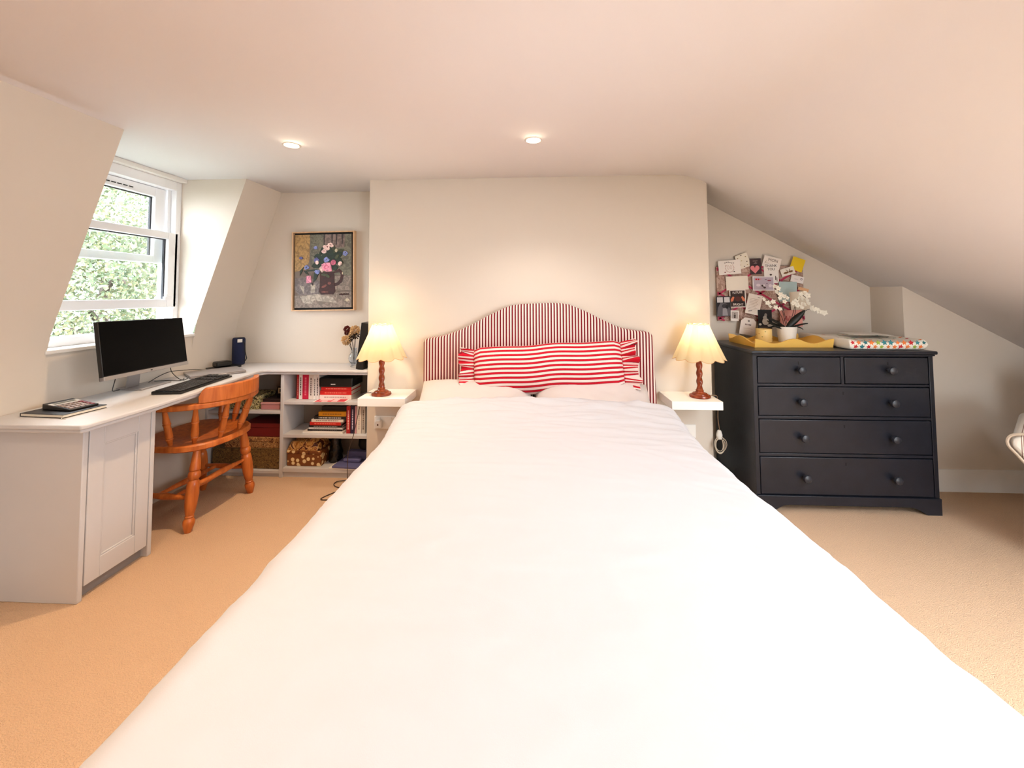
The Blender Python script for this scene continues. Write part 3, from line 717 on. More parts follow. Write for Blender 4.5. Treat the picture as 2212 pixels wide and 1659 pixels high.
bpy.data.objects.remove(pan)
sgn = 1 if uy.x < 0 else -1
mbox(B(), 0, 0, 0, Wm, sgn * .022, Hm).obj('housing', M_black, mon, bevel=.003)
mbox(B(), .004, -sgn * .0012, .024, Wm - .004, 0, Hm - .004).obj('screen', mat('black_glass_screen', (2, 2, 3), .35, spec=.08), mon)
mbox(B(), 0, -sgn * .004, 0, Wm, sgn * .02, .020).obj('chin', M_silver, mon, bevel=.002)
mbox(B(), Wm * .5 - .006, -sgn * .0046, .007, Wm * .5 + .006, -sgn * .004, .013).obj('badge', M_black, mon)
c0 = mp(Wm * .42, sgn * .03, .06)
b = B(); hx = ux * .032
ft = Vector((-.055, -.01, .008))
q = [c0 - hx, c0 + hx, ft + hx * 1.3, ft - hx * 1.3]; off = uy * sgn * .014
b.add([*q, *[p + off for p in q]], [(0, 1, 2, 3), (7, 6, 5, 4), (0, 4, 5, 1), (1, 5, 6, 2), (2, 6, 7, 3), (3, 7, 4, 0)]); b.obj('stand_neck', M_silver, mon, bevel=.003)
b = B(); b.prism([(-.118, -.05), (.045, -.06), (.02, .155), (-.11, .17)], 0, .009); b.obj('stand_base', M_silver, mon, bevel=.003)

kb = thing('keyboard', 'black computer keyboard on the worktop in front of the monitor', 'keyboard', (-1.982, -.475, ZT), PI / 2 + math.radians(8))
b = B(); b.prism([(-.075, 0), (.075, 0), (.075, .018), (-.075, .010)], -.232, .232, 'x'); b.obj('case', M_black, kb, bevel=.004)
M_key = mat('charcoal_keycap', (34, 31, 32), .45)
kb_b = B()
kme = box(-.0085, -.0085, 0, .0085, .0085, .0055).obj('key', M_key, kb, bevel=.0015); first = True
for r in range(6):
    xs = [-.215 + .0193 * i for i in range(23)]
    for i, x in enumerate(xs):
        if i in (15, 19) or (r == 0 and 4 <= i <= 8): continue
        y = -.056 + .0215 * r; z = .0108 + (y + .075) / .15 * .008
        k = kme if first else kme.copy()
        if not first: COL.objects.link(k)
        first = False; k.parent = kb; k.location = (x, y, z); k.rotation_euler = (math.radians(3), 0, 0)
sp = kme.copy(); COL.objects.link(sp); sp.parent = kb; sp.location = (-.10, -.056, .0118); sp.scale = (5.4, 1, 1); sp.name = 'space_bar'

lt = thing('laptop', 'closed grey laptop lying on the worktop behind the keyboard', 'laptop', (-2.137, -.135, ZT), math.atan2(.237, .198))
box(-.152, -.112, .002, .152, .112, .011).obj('base', M_alu, lt, bevel=.003); box(-.152, -.112, .0115, .152, .112, .018).obj('lid', M_alu, lt, bevel=.003)
box(-.04, -.1125, .008, .04, -.1118, .0115).obj('lid_notch', M_paper, lt)
for sx in (-.13, .13):
    for sy in (-.09, .09): B().lathe([(.006, 0), (.006, .0025)], 10, (sx, sy, 0)).obj('rubber_foot', M_black, lt)

t = thing('speaker', 'dark blue cylindrical speaker with a wrist strap in the desk corner', 'speaker', (-2.236, .215, ZT))
M_blue = mat('navy_speaker_mesh', (14, 26, 66), .8, bump=.5, bscale=900)
B().lathe([(.034, 0), (.040, .004), (.0425, .012), (.0425, .188), (.040, .198), (.036, .202)], 30).obj('grille', M_blue, t)
B().lathe([(.0362, .2015), (.034, .204), (.001, .2035)], 30).obj('end_cap', M_black, t)
b = B()
for k in range(7):
    a = math.radians(-66 + k * 6); a2 = a + math.radians(6)
    for r0 in (.0428,): b.add([(r0 * math.cos(a), r0 * math.sin(a), .17), (r0 * math.cos(a2), r0 * math.sin(a2), .17), (r0 * math.cos(a2), r0 * math.sin(a2), .195), (r0 * math.cos(a), r0 * math.sin(a), .195)], [(0, 1, 2, 3)])
b.obj('name_label', M_paper, t, solid=.0008, soff=1)
B().tube([(.043, -.01, .178), (.056, -.012, .15), (.060, -.012, .10), (.07, -.014, .065), (.073, -.014, .05), (.064, -.012, .035), (.058, -.012, .03)], .0032, 6).obj('wrist_strap', M_cordb, t)
t = thing('docking_station', 'small black hub box on a flat black tray beside the speaker', 'hub', (-2.235, .06, ZT), math.radians(62))
box(-.085, -.05, 0, .10, .06, .012).obj('tray', M_black, t, bevel=.003); box(-.055, -.035, .012, .045, .04, .052).obj('hub_box', M_black, t, bevel=.012, seg=3)
t = thing('notebook', 'black hardback notebook lying at the near end of the worktop', 'notebook', (-2.125, -1.03, ZT), math.radians(-4.5))
b = B(); b.box(-.112, -.085, 0, .112, .085, .0025); b.box(-.112, -.085, .0125, .112, .085, .015); b.box(-.112, -.085, .0025, -.109, .085, .0125); b.obj('cover', mat('black_hardback', (24, 18, 20), .5), t, bevel=.001)
box(-.109, -.083, .0025, .109, .083, .0125).obj('pages', mat('book_pages_208', (236, 226, 208), .9), t)
B().tube([(.108, -.086, .004), (.125, -.10, .0015), (.14, -.095, .0012)], .0012, 5).obj('ribbon', M_paper, t)
t = thing('calculator', 'black desk calculator with a silver display band on the notebook', 'calculator', (-2.118, -1.012, ZT + .0155), math.radians(82))
b = B(); b.prism([(-.08, .0), (.08, .0), (.08, .026), (.05, .022), (-.08, .009)], -.055, .055, 'x'); cal = b.obj('case', M_black, t, bevel=.003)
b = B()
def inc(y): return .009 + (y + .08) / .13 * .013
def slab(b_, x0, x1_, y0, y1, h=.0015): b_.add([(x0, y0, inc(y0)), (x1_, y0, inc(y0)), (x1_, y1, inc(y1)), (x0, y1, inc(y1)), (x0, y0, inc(y0) + h), (x1_, y0, inc(y0) + h), (x1_, y1, inc(y1) + h), (x0, y1, inc(y1) + h)],
                                                [(3, 2, 1, 0), (4, 5, 6, 7), (0, 1, 5, 4), (1, 2, 6, 5), (2, 3, 7, 6), (3, 0, 4, 7)])
slab(b, -.052, .052, .02, .052); b.obj('display_band', mat('silver_plastic', (214, 212, 210), .3), t)
b = B(); slab(b, -.04, .04, .028, .046, .0022); b.obj('display', mat('lcd_grey', (112, 114, 108), .2), t)
for r in range(4):
    for c_ in range(5):
        b = B(); slab(b, -.047 + .0195 * c_, -.033 + .0195 * c_, -.072 + .022 * r, -.058 + .022 * r, .003)
        b.obj('key', mat('taupe_key' if c_ < 4 else 'red_key', (150, 128, 116) if c_ < 4 else (120, 30, 30), .5), t)

# desk cables
def cable(label, pts, r=.0022, m=M_cordb, name='cable'): return tag(B().tube(pts, r, 6).obj(name, m), label, 'cable')
zc = ZT + .0035
cable('black monitor cable looping from the screen to the laptop', [(-2.165, -.45, .87), (-2.175, -.43, .82), (-2.16, -.40, .775), (-2.16, -.36, zc), (-2.165, -.32, zc + .004)])
cable('black cable arching up behind the laptop to the hub', [(-2.29, -.47, zc), (-2.28, -.40, .785), (-2.27, -.33, .80), (-2.285, -.2, .785), (-2.30, -.12, .775), (-2.30, -.03, zc), (-2.285, .0, zc)])
cable('black cable snaking over the monitor foot towards the laptop', [(-2.27, -.44, zc + .009), (-2.21, -.41, zc + .009), (-2.18, -.375, zc), (-2.175, -.345, zc), (-2.182, -.33, zc + .006)])
cable('short black power lead hanging under the monitor\'s near corner', [(-2.14, -.79, .868), (-2.150, -.79, .83), (-2.19, -.76, .79), (-2.25, -.70, .765), (-2.30, -.62, zc)])

# ================================================================== PAINTING
pt = thing('painting', 'framed oil painting of flowers in a brown jug on the alcove wall', 'painting', (-1.622, YA, 1.46), rot=(0, math.radians(-.8), 0))
Wp, Hp = .248, .307
b = B()
for x0, z0, x1_, z1_ in ((-Wp, -Hp, -Wp + .009, Hp), (Wp - .009, -Hp, Wp, Hp), (-Wp + .009, -Hp, Wp - .009, -Hp + .009), (-Wp + .009, Hp - .009, Wp - .009, Hp)): b.box(x0, -.04, z0, x1_, 0, z1_)
b.obj('frame', wood('pale_oak_frame', (206, 164, 124), (228, 190, 152), .5), pt, bevel=.001)
box(-Wp + .009, -.012, -Hp + .009, Wp - .009, -.004, Hp - .009).obj('shadow_gap', M_darkgap, pt)
w, h = .224, .283
box(-w, -.034, -h, w, -.012, h).obj('canvas', blotch('painted_ground', None, [(0, (112, 98, 88)), (.42, (120, 106, 96)), (.52, (104, 92, 82)), (.6, (128, 114, 102))], 9, .8, 'NOISE'), pt)
PAL = [('ochre', (168, 132, 82)), ('sage', (112, 108, 92)), ('taupe', (128, 108, 100)), ('dusk', (66, 54, 54)), ('jug', (58, 20, 18)), ('jughi', (120, 66, 58)), ('leaf', (32, 48, 36)), ('leaf2', (70, 76, 50)),
       ('pink', (226, 142, 164)), ('rose', (206, 100, 128)), ('blush', (240, 202, 194)), ('peri', (132, 142, 200)), ('violet', (92, 92, 150)), ('cloth', (172, 160, 146)), ('cloth2', (134, 120, 110)), ('cream', (200, 186, 158)), ('grey', (118, 106, 104))]
PI_ = {k: i for i, (k, _) in enumerate(PAL)}
pm = [blotch('oil_' + k, None, [(0, tuple(int(v * .86) for v in c)), (.46, c), (.56, tuple(min(255, int(v * 1.1)) for v in c))], 30, .6, 'NOISE') for k, c in PAL]
pb = B(); lay = [0]
def pz(px, py): return ((px - 620) / 485 * w, -(py - 832) / 640 * h)     # painting-local layout units (canvas spans 135..1105 by 192..1472)
def blob(kind, pts):
    lay[0] += 1; y = -.034 - .00012 * lay[0]
    pb.prism([pz(*p) for p in pts], y, -.0335, 'y', PI_[kind])
def ell(kind, x, y, rx, ry, n=12, rot=0, wob=.0):
    blob(kind, [(x + rx * (1 + wob * math.sin(3 * a + x)) * math.cos(a) * math.cos(rot) - ry * math.sin(a) * math.sin(rot), y + rx * math.cos(a) * math.sin(rot) + ry * (1 + wob * math.cos(4 * a + y)) * math.sin(a) * math.cos(rot)) for a in [-2 * PI * i / n for i in range(n)]])
blob('ochre', [(135, 192), (395, 192), (385, 640), (330, 800), (135, 840)]); blob('sage', [(400, 192), (1105, 192), (1105, 930), (900, 900), (560, 900), (400, 720)])
blob('taupe', [(640, 192), (1000, 192), (980, 430), (660, 430)])
for x in (640, 775, 850, 950): blob('dusk', [(x - 14, 192), (x + 16, 192), (x + 4, 380), (x - 12, 370)])
blob('grey', [(135, 960), (340, 930), (560, 1010), (560, 1240), (220, 1260), (135, 1160)]); blob('cloth2', [(820, 930), (1105, 930), (1105, 1180), (830, 1160)])
blob('cloth', [(410, 1060), (490, 1070), (480, 1200), (410, 1220)]); blob('cloth', [(220, 1080), (300, 1100), (290, 1230), (225, 1110)])
blob('cloth2', [(135, 1260), (1105, 1200), (1105, 1472), (135, 1472)])
blob('cloth', [(225, 1275), (520, 1235), (780, 1290), (860, 1390), (700, 1380), (470, 1340), (430, 1400), (290, 1390)]); blob('cream', [(980, 1350), (1030, 1310), (1085, 1350), (1030, 1372)])
blob('jug', [(565, 860), (810, 850), (815, 1080), (835, 1190), (800, 1245), (590, 1245), (548, 1190), (570, 1080)])
ho = [(815, 830), (900, 800), (950, 850), (972, 930), (950, 1030), (880, 1090), (822, 1105), (815, 1050), (870, 1035), (910, 980), (925, 910), (900, 855), (815, 875)]
blob('jug', ho)
ell('jughi', 640, 1100, 50, 22, rot=-.5); ell('jughi', 730, 1050, 30, 24); ell('jughi', 650, 1200, 60, 12); ell('cream', 952, 880, 8, 24)
for x, y, rx, ry, r in ((700, 560, 120, 90, .2), (560, 620, 110, 60, .8), (850, 560, 110, 70, -.3), (880, 660, 90, 60, .4), (520, 720, 90, 60, -.4), (700, 650, 130, 110, 0), (760, 480, 80, 70, .3), (640, 760, 110, 60, 0), (820, 780, 60, 50, 0)): ell('leaf', x, y, rx, ry, 10, r, .18)
for pts in ([(225, 910), (228, 820), (290, 755), (270, 830)], [(285, 820), (340, 830), (380, 900), (330, 880)], [(330, 820), (520, 795), (500, 830), (360, 840)], [(470, 860), (560, 850), (500, 990), (455, 1030)], [(540, 560), (600, 420), (640, 400), (580, 560)]): blob('leaf', pts)
for x, y in ((640, 900), (700, 920), (830, 480), (800, 430), (930, 480), (860, 590)): ell('leaf2', x, y, 46, 26, 9, x * .01, .2)
for x, y, r in ((640, 490, 46), (690, 420, 50), (745, 375, 40), (775, 400, 30), (655, 415, 40), (700, 450, 36)): ell('blush', x, y, r, r * .8, 10, 0, .15)
for x, y in ((640, 485), (700, 410), (745, 380)): ell('jughi', x, y, 9, 12)
for x, y, r, k in ((680, 640, 50, 'peri'), (510, 640, 46, 'violet'), (340, 765, 42, 'peri'), (525, 850, 44, 'peri'), (1000, 535, 44, 'peri'), (245, 600, 30, 'violet'), (495, 425, 32, 'peri')): ell(k, x, y, r, r * .9, 9, 0, .2)
for x, y in ((680, 632), (340, 765), (1010, 520)): ell('dusk', x, y, 9, 9)
ell('blush', 522, 685, 28, 36); ell('blush', 915, 710, 34, 40, 9, .5); ell('cream', 850, 480, 22, 34); ell('rose', 800, 690, 44, 50, 9, .3)
blob('blush', [(555, 790), (600, 740), (640, 820), (610, 865)])
blob('pink', [(600, 720), (660, 690), (740, 690), (765, 750), (775, 840), (690, 850), (620, 820)]); ell('rose', 680, 765, 44, 40, 9, 0, .2); ell('pink', 690, 770, 24, 20)
blob('pink', [(340, 920), (415, 915), (425, 1030), (345, 1045)]); blob('dusk', [(420, 1040), (440, 1045), (455, 1080), (440, 1085)])
for i in range(7): blob('jug', [(900 + i * 24, 1246), (912 + i * 24, 1234 - 8 * (i % 2)), (918 + i * 24, 1250), (906 + i * 24, 1256)])
pb.obj('painted_still_life', pm, pt, smooth=False)

# ================================================================== VASE AND FRAME AT THE END OF THE WORKTOP
vz = thing('flower_vase', 'small clear glass vase of dried cream and burgundy flowers beside the lamp', 'vase', (-1.315, .155, ZT))
M_vg = mat('clear_vase_glass', (235, 240, 245), .03, trans=.96)
B().lathe([(.022, 0), (.026, .004), (.016, .018), (.03, .035), (.04, .06), (.036, .085), (.017, .105), (.016, .125), (.02, .135), (.018, .135), (.0135, .122), (.015, .105), (.033, .083), (.037, .06), (.028, .038), (.01, .024), (.001, .022)], 28).obj('vase_body', M_vg, vz)
M_dcream = mat('dried_cream_petals', (206, 172, 128), .9); M_burg = mat('burgundy_petals', (92, 22, 20), .8); M_brown = mat('dark_brown_leaf', (34, 22, 16), .8)
rf = random.Random(3)
def pom(parent, c, R, m, n=70, name='flower_head'):
    b = B(); c = Vector(c)
    for i in range(n):
        zz = 1 - 2 * (i + .5) / n; ph = i * 2.39996; d = Vector((math.sqrt(1 - zz * zz) * math.cos(ph), math.sqrt(1 - zz * zz) * math.sin(ph), zz))
        s_ = d.orthogonal().normalized(); t_ = d.cross(s_); L = R * rf.uniform(.8, 1.08); k = R * .16
        p = c + d * R * .35; q = c + d * L
        b.add([p - s_ * k * .5, p + s_ * k * .5, q + s_ * k + t_ * k * .4, q + d * R * .1, q - s_ * k + t_ * k * .4], [(0, 1, 2, 3, 4)])
    return b.obj(name, m, parent, smooth=False, solid=.001, soff=0)
heads = [((-.05, -.02, .195), .036, M_dcream), ((-.055, .0, .272), .026, M_burg), ((.005, .0, .262), .038, M_dcream), ((-.02, .01, .232), .028, M_dcream), ((-.065, .015, .245), .018, M_burg), ((.02, -.02, .225), .026, M_brown), ((-.012, -.02, .208), .022, M_brown)]
for c_, R_, m_ in heads:
    B().tube([(0, 0, .03), (c_[0] * .3, c_[1] * .3, .12), c_], .0016, 5).obj('stem', M_brown, vz)
    pom(vz, c_, R_, m_, 60 if m_ != M_brown else 24)
pf = thing('leaning_picture', 'deep black box frame leaning on the side of the chimney breast', 'picture', (-1.198, .145, ZT), rot=(0, math.radians(6.5), 0))
b = B()
for y0, z0, y1, z1_ in ((-.11, 0, -.085, .325), (.085, 0, .11, .325), (-.085, 0, .085, .025), (-.085, .30, .085, .325)): b.box(-.052, y0, z0, 0, y1, z1_)
b.obj('frame', M_black, pf, bevel=.002); box(-.045, -.085, .025, -.004, .085, .30).obj('backing', mat('black_backing_board', (10, 9, 9), .9), pf)

# ================================================================== FLOATING SHELVES, LAMPS, SOCKETS
ZS = .628
for x, lab in ((-1.105, 'white floating bedside shelf on the window side of the bed'), (.826, 'white floating bedside shelf on the chest side of the bed')):
    t = thing('floating_shelf', lab, 'shelf', (x + .15, 0, ZS - .05), group='white floating bedside shelves')
    box(-.15, -.26, 0, .15, -.001, .05).obj('board', M_white, t, bevel=.0015)
M_bulb = mat('frosted_bulb', (255, 250, 240), .5, emit=((1, .82, .55), 6))
def lamp(x, y, label, seed):
    t = thing('table_lamp', label, 'table lamp', (x, y, ZS + .0005), group='matching bedside lamps')
    B().lathe([(.060, 0), (.063, .006), (.060, .014), (.047, .018), (.046, .022), (.040, .027), (.026, .031), (.022, .038), (.024, .043), (.019, .048), (.017, .052)], 36).obj('base', M_twist, t)
    b = B(); prof_ = [(.0165, .05 + .185 * k / 90) for k in range(91)]
    b.lathe(prof_, 28, fn=lambda r, z, a: r * (1 + .15 * math.cos(2 * (a - z * 62))), caps=True); b.obj('barley_twist_stem', M_twist, t, ang=180)
    B().lathe([(.017, .234), (.0205, .237), (.0205, .243), (.016, .246), (.019, .25), (.017, .258), (.012, .262), (.012, .275)], 24).obj('collar', M_twist, t)
    B().lathe([(.0145, .275), (.0145, .305)], 18).obj('lamp_holder', M_white, t)
    B().lathe([(.010, .305), (.014, .315), (.026, .345), (.027, .36), (.018, .378), (.001, .385)], 20).obj('bulb', M_bulb, t)
    # scalloped fabric shade
    N = 120; b = B(); vs = []; fs = []; K = 14
    for k in range(K + 1):
        v = k / K; z = .238 + .212 * v
        for i in range(N):
            a = 2 * PI * i / N + seed; lob = abs(math.sin(5 * a))
            R = .150 * (1 - v) + .058 * v; R *= 1 - .05 * v * (1 - v) * 4 * .3
            r = R * (1 + .135 * (lob - .6)); zz = z - (.014 * (1 - lob) * -1 + .006) * (1 - v) ** 4 * 1.0 + (.007 * lob) * v ** 6
            vs.append((r * math.cos(a), r * math.sin(a), zz))
    for k in range(K):
        for i in range(N): fs.append((k * N + i, k * N + (i + 1) % N, (k + 1) * N + (i + 1) % N, (k + 1) * N + i))
    sh = b.add(vs, fs).obj('lamp_shade', M_shade, t, ang=180)
    trim = B(); trim.tube([vs[i % N] for i in range(N + 1)], .0016, 5, smooth=0); trim.tube([vs[K * N + i % N] for i in range(N + 1)], .0016, 5, smooth=0)
    trim.obj('shade_trim', mat('tan_piping', (214, 168, 118), .7), sh)
    fr = B()
    for a in (0, 2 * PI / 3, 4 * PI / 3): fr.tube([(.0145 * math.cos(a), .0145 * math.sin(a), .30), (.055 * math.cos(a), .055 * math.sin(a), .435)], .0012, 5, smooth=0)
    fr.obj('shade_carrier', M_ring, t)
    l = bpy.data.lights.new('lamp_light', 'POINT'); l.energy = BULB_W; l.color = (1, .80, .52); l.shadow_soft_size = .03
    lo = bpy.data.objects.new('lamp_light', l); COL.objects.link(lo); lo.parent = t; lo.location = (0, 0, .395)
    return t
lampL = lamp(-.988, -.165, 'lit barley-twist lamp with scalloped cream shade on the window-side shelf', .1)
lampR = lamp(1.035, -.145, 'lit barley-twist lamp with scalloped cream shade on the chest-side shelf', .35)
B().tube([(-.058, .0, .008), (-.085, .012, .010), (-.120, .02, .004), (-.136, .025, -.02), (-.150, .03, -.06), (-.16, .0, -.16), (-.175, -.02, -.26), (-.20, -.03, -.36), (-.205, -.03, -.50), (-.19, -.035, -.58)], .0022, 6).obj('cord', M_cord, lampL)
B().tube([(.058, .0, .008), (.085, .01, .009), (.112, .02, .002), (.120, .03, -.02), (.135, .06, -.08), (.150, .10, -.16), (.162, .11, -.24), (.158, .11, -.29)], .0022, 6).obj('cord', mat('tan_cord', (150, 118, 90), .6), lampR)
# cord bundle hanging by the right shelf
t = thing('cord_bundle', 'coiled white lamp flex tied in a bundle beside the chest', 'cord', (1.197, -.03, .30))
for k in range(5):
    r1, r2 = .022 + .004 * k, .045 + .004 * (k % 3); ph = k * .9
    B().tube([(r1 * math.cos(a) , .006 * math.sin(a * 2 + ph) - .004 * k, r2 * math.sin(a) - .01 * (k % 2)) for a in [2 * PI * i / 14 for i in range(15)]], .0022, 6, smooth=2).obj('coil', mat('white_flex', (206, 190, 170), .6), t)
b = B(); b.lathe([(.010, .03), (.017, .038), (.019, .06), (.012, .085), (.006, .09)], 14); b.obj('tie', M_paper, t)
def socket(x, z, label, plug):
    t = thing('wall_socket', label, 'socket', (x, 0, z)); box(-.073, -.009, -.043, .073, -.0005, .043).obj('plate', M_white, t, bevel=.003)
    if plug:
        b = B(); b.prism([(-.062, -.03), (-.012, -.03), (-.012, .012), (-.024, .024), (-.05, .024), (-.062, .012)], -.04, -.009, 'y'); b.obj('plug', M_white, t, bevel=.006)
        box(-.042, -.0412, -.012, -.032, -.04, .0).obj('plug_mark', mat('brown_fuse_mark', (96, 60, 40), .6), t)
        for x0 in (-.045, .035): box(x0, -.0125, .022, x0 + .014, -.009, .038).obj('switch', M_white, t, bevel=.001)
    return t
socket(-1.022, .402, 'white double wall socket with a plug under the window-side shelf', True)
socket(.985, .372, 'white blank wall plate under the chest-side shelf', False)
cable('dark cord looping across the carpet beside the bed', [(-1.17, -.03, .02), (-1.26, -.005, .012), (-1.345, -.02, .006), (-1.335, -.075, .004), (-1.24, -.115, .004), (-1.08, -.12, .004), (-1.04, -.07, .004), (-1.12, -.05, .006), (-1.22, -.10, .010), (-1.30, -.18, .004), (-1.335, -.25, .004), (-1.285, -.26, .004), (-1.15, -.22, .004)], .003, M_cord)

# ================================================================== CHEST OF DRAWERS
cd = thing('chest_of_drawers', 'dark navy painted chest of drawers with round knobs in the right alcove', 'chest of drawers', (1.815, 0, 0))
def kl(b_, x0, y0, z0, x1_, y1, z1_): return b_.box(x0 - 1.815, y0, z0, x1_ - 1.815, y1, z1_)
CX0, CX1, CY0, CY1 = 1.303, 2.327, -.262, .268
b = B()
kl(b, CX0, CY0, .095, CX0 + .024, CY1, .915); kl(b, CX1 - .024, CY0, .095, CX1, CY1, .915); kl(b, CX0 + .024, CY1 - .012, .06, CX1 - .024, CY1, .915)
for z0, z1_ in ((.899, .915), (.724, .738), (.532, .549), (.315, .332), (.06, .093)): kl(b, CX0 + .024, CY0 + .003, z0, CX1 - .024, CY0 + .06, z1_)
kl(b, 1.810, CY0 + .003, .738, 1.827, CY0 + .06, .899)
b.obj('carcass', M_dark, cd, bevel=.002)
b = B()   # shaped front apron with bracket feet
ap = [(CX0 - 1.815, 0), (CX0 - 1.735, 0)]
for k in range(7): ap.append((CX0 - 1.735 + .10 * k / 6, .042 * math.sin(k / 6 * PI / 2)))
for k in range(7): ap.append((CX1 - 1.995 + .10 * k / 6, .042 * math.cos(k / 6 * PI / 2)))
ap += [(CX1 - 1.89, 0), (CX1 - 1.815, 0), (CX1 - 1.815, .094), (CX0 - 1.815, .094)]
b.prism(ap, CY0 - .012, CY0 + .012, 'y'); b.obj('apron', M_dark, cd, bevel=.002)
for x in (CX0, CX1 - .024):
    b = B(); b.prism([(CY0 + .012, 0), (CY0 + .10, 0), (CY0 + .15, .06), (CY1 - .12, .06), (CY1 - .08, 0), (CY1, 0), (CY1, .094), (CY0 + .012, .094)], x - 1.815, x + .024 - 1.815, 'x'); b.obj('side_apron', M_dark, cd)
b = B(); kl(b, CX0 - .014, CY0 - .02, .915, CX1 + .014, CY1 + .004, .935); b.obj('top', M_dark, cd, bevel=.007, seg=3)
b = B(); kl(b, CX0 - .005, CY0 - .010, .905, CX1 + .005, CY1, .915); b.obj('top_moulding', M_dark, cd, bevel=.003)
KN = [(.009, 0), (.010, .012), (.013, .018), (.021, .024), (.0235, .032), (.021, .041), (.012, .046), (.0005, .0475)]
for x0, x1_, z0, z1_, kx in ((1.329, 1.808, .740, .897, (1.567,)), (1.829, 2.301, .740, .897, (2.074,)), (1.329, 2.301, .551, .722, (1.568, 2.078)), (1.329, 2.301, .334, .530, (1.571, 2.077)), (1.329, 2.301, .095, .313, (1.575, 2.077))):
    b = B(); kl(b, x0 + .002, CY0 + .0005, z0 + .002, x1_ - .002, CY0 + .35, z1_ - .002); d = b.obj('drawer', M_dark, cd, bevel=.003)
    zk = {.740: .823, .551: .636, .334: .430, .095: .200}[z0]
    for x in kx:
        k = B().lathe(KN, 20).obj('knob', mat('charcoal_knob_paint', (44, 46, 54), .35), d); k.location = (x - 1.815, CY0, zk); k.rotation_euler = (PI / 2, 0, 0)
    kxh = (x0 + x1_) / 2 if x1_ - x0 > .6 else kx[0]
    b = B(); kl(b, kxh - .0025, CY0 - .0006, z1_ - .045, kxh + .0025, CY0 + .0005, z1_ - .028); b.lathe([(.004, -.0006)], 8) if False else None
    b.obj('keyhole', M_darkgap, d)

ZC = .9355
# yellow scalloped tray
M_yel = mat('mustard_lacquer', (246, 196, 96), .45)
tr = thing('tray', 'yellow wooden tray with wavy sides on the chest of drawers', 'tray', (1.622, .035, ZC), math.radians(1))
tw, td = .228, .155
box(-tw, -td, 0, tw, td, .007).obj('tray_base', M_yel, tr)
def wavy(n_, L, hgt, waves):
    pts = [(-L, 0), (L, 0)]
    for k in range(n_ + 1):
        u = 1 - 2 * k / n_; pts.append((u * L, hgt * (.72 + .28 * math.cos(u * PI * waves))))
    return pts
for sy in (-1, 1):
    b = B(); b.prism(wavy(36, tw + .012, .056, 2.0), -.004, .004, 'y'); o = b.obj('tray_side', M_yel, tr); o.location = (0, sy * (td + .004), 0); o.rotation_euler = (sy * math.radians(-12), 0, 0)
for sx in (-1, 1):
    b = B(); b.prism(wavy(30, td + .006, .060, 1.0), -.004, .004, 'x'); o = b.obj('tray_side', M_yel, tr); o.location = (sx * (tw + .004), 0, 0); o.rotation_euler = (0, sx * math.radians(14), 0)
# candle
t = thing('candle', 'pale yellow candle jar dotted with tiny brown triangles in the tray', 'candle', (1.57, .105, ZC + .0075))
B().lathe([(.046, 0), (.049, .003), (.049, .088), (.046, .090), (.0455, .082), (.001, .080)], 36).obj('jar', mat('pale_yellow_ceramic', (246, 214, 140), .4), t)
b = B(); rt = random.Random(8)
for k in range(26):
    a = rt.uniform(0, 2 * PI); z = rt.uniform(.008, .08); s_ = .005
    for (da, dz) in ((0, 0),):
        p = [(a - s_ / .049, z), (a + s_ / .049, z), (a, z - s_ * 1.4)]
        b.add([(.0494 * math.cos(q_[0]), .0494 * math.sin(q_[0]), q_[1]) for q_ in p], [(2, 1, 0)], k % 3)
b.obj('triangle_print', [mat('brown_print', (120, 70, 30), .6), mat('olive_print', (150, 140, 60), .6), mat('orange_print', (210, 130, 50), .6)], t, smooth=False)
B().lathe([(.0008, .08), (.0008, .09)], 6).obj('wick', M_black, t)
# orchid
oc = thing('potted_orchid', 'white flowering orchid with dark leaves in a white pot', 'orchid', (1.728, .115, ZC + .0075))
B().lathe([(.046, 0), (.049, .003), (.060, .095), (.0615, .104), (.058, .104), (.052, .09), (.001, .088)], 36).obj('pot', M_white, oc)
B().lathe([(.052, .086), (.03, .092), (.001, .093)], 20, caps=False).obj('compost', mat('bark_compost', (40, 28, 20), .9, bump=1, bscale=90), oc)
M_leafd = mat('dark_orchid_leaf', (18, 20, 14), .45); M_stem = mat('dark_stem', (34, 22, 18), .5); M_pet = mat('white_petal', (246, 240, 226), .7)
def leaf(pts, wd):
    b = B(); P = [Vector(p) for p in pts]; n_ = 14; vs = []
    for i in range(n_ + 1):
        t_ = i / n_; a, c_, d_ = P; p = a * (1 - t_) ** 2 + c_ * 2 * t_ * (1 - t_) + d_ * t_ * t_
        tg = ((c_ - a) * (1 - t_) + (d_ - c_) * t_).normalized(); s_ = tg.cross(Vector((.2, -.8, .6))).normalized(); w_ = wd * (math.sin(PI * min(1, t_ * .92 + .06)) ** .7)
        vs += [p - s_ * w_, p + Vector((0, 0, -.004)), p + s_ * w_]
    fs = []
    for i in range(n_):
        for k in range(2): fs.append((i * 3 + k, i * 3 + k + 1, (i + 1) * 3 + k + 1, (i + 1) * 3 + k))
    b.add(vs, fs).obj('leaf', M_leafd, oc, solid=.002, soff=0)
leaf([(0, 0, .092), (-.06, -.02, .13), (-.145, -.03, .172)], .013); leaf([(0, -.01, .092), (-.08, -.03, .10), (-.155, -.05, .148)], .017); leaf([(0, 0, .092), (.05, -.01, .15), (.115, -.02, .215)], .022); leaf([(.01, 0, .092), (.08, -.01, .12), (.13, -.02, .128)], .006); leaf([(0, -.02, .092), (-.06, -.03, .125), (-.15, -.04, .098)], .006); leaf([(0, 0, .09), (.06, -.03, .12), (.085, -.04, .088)], .004)
ro = random.Random(21)
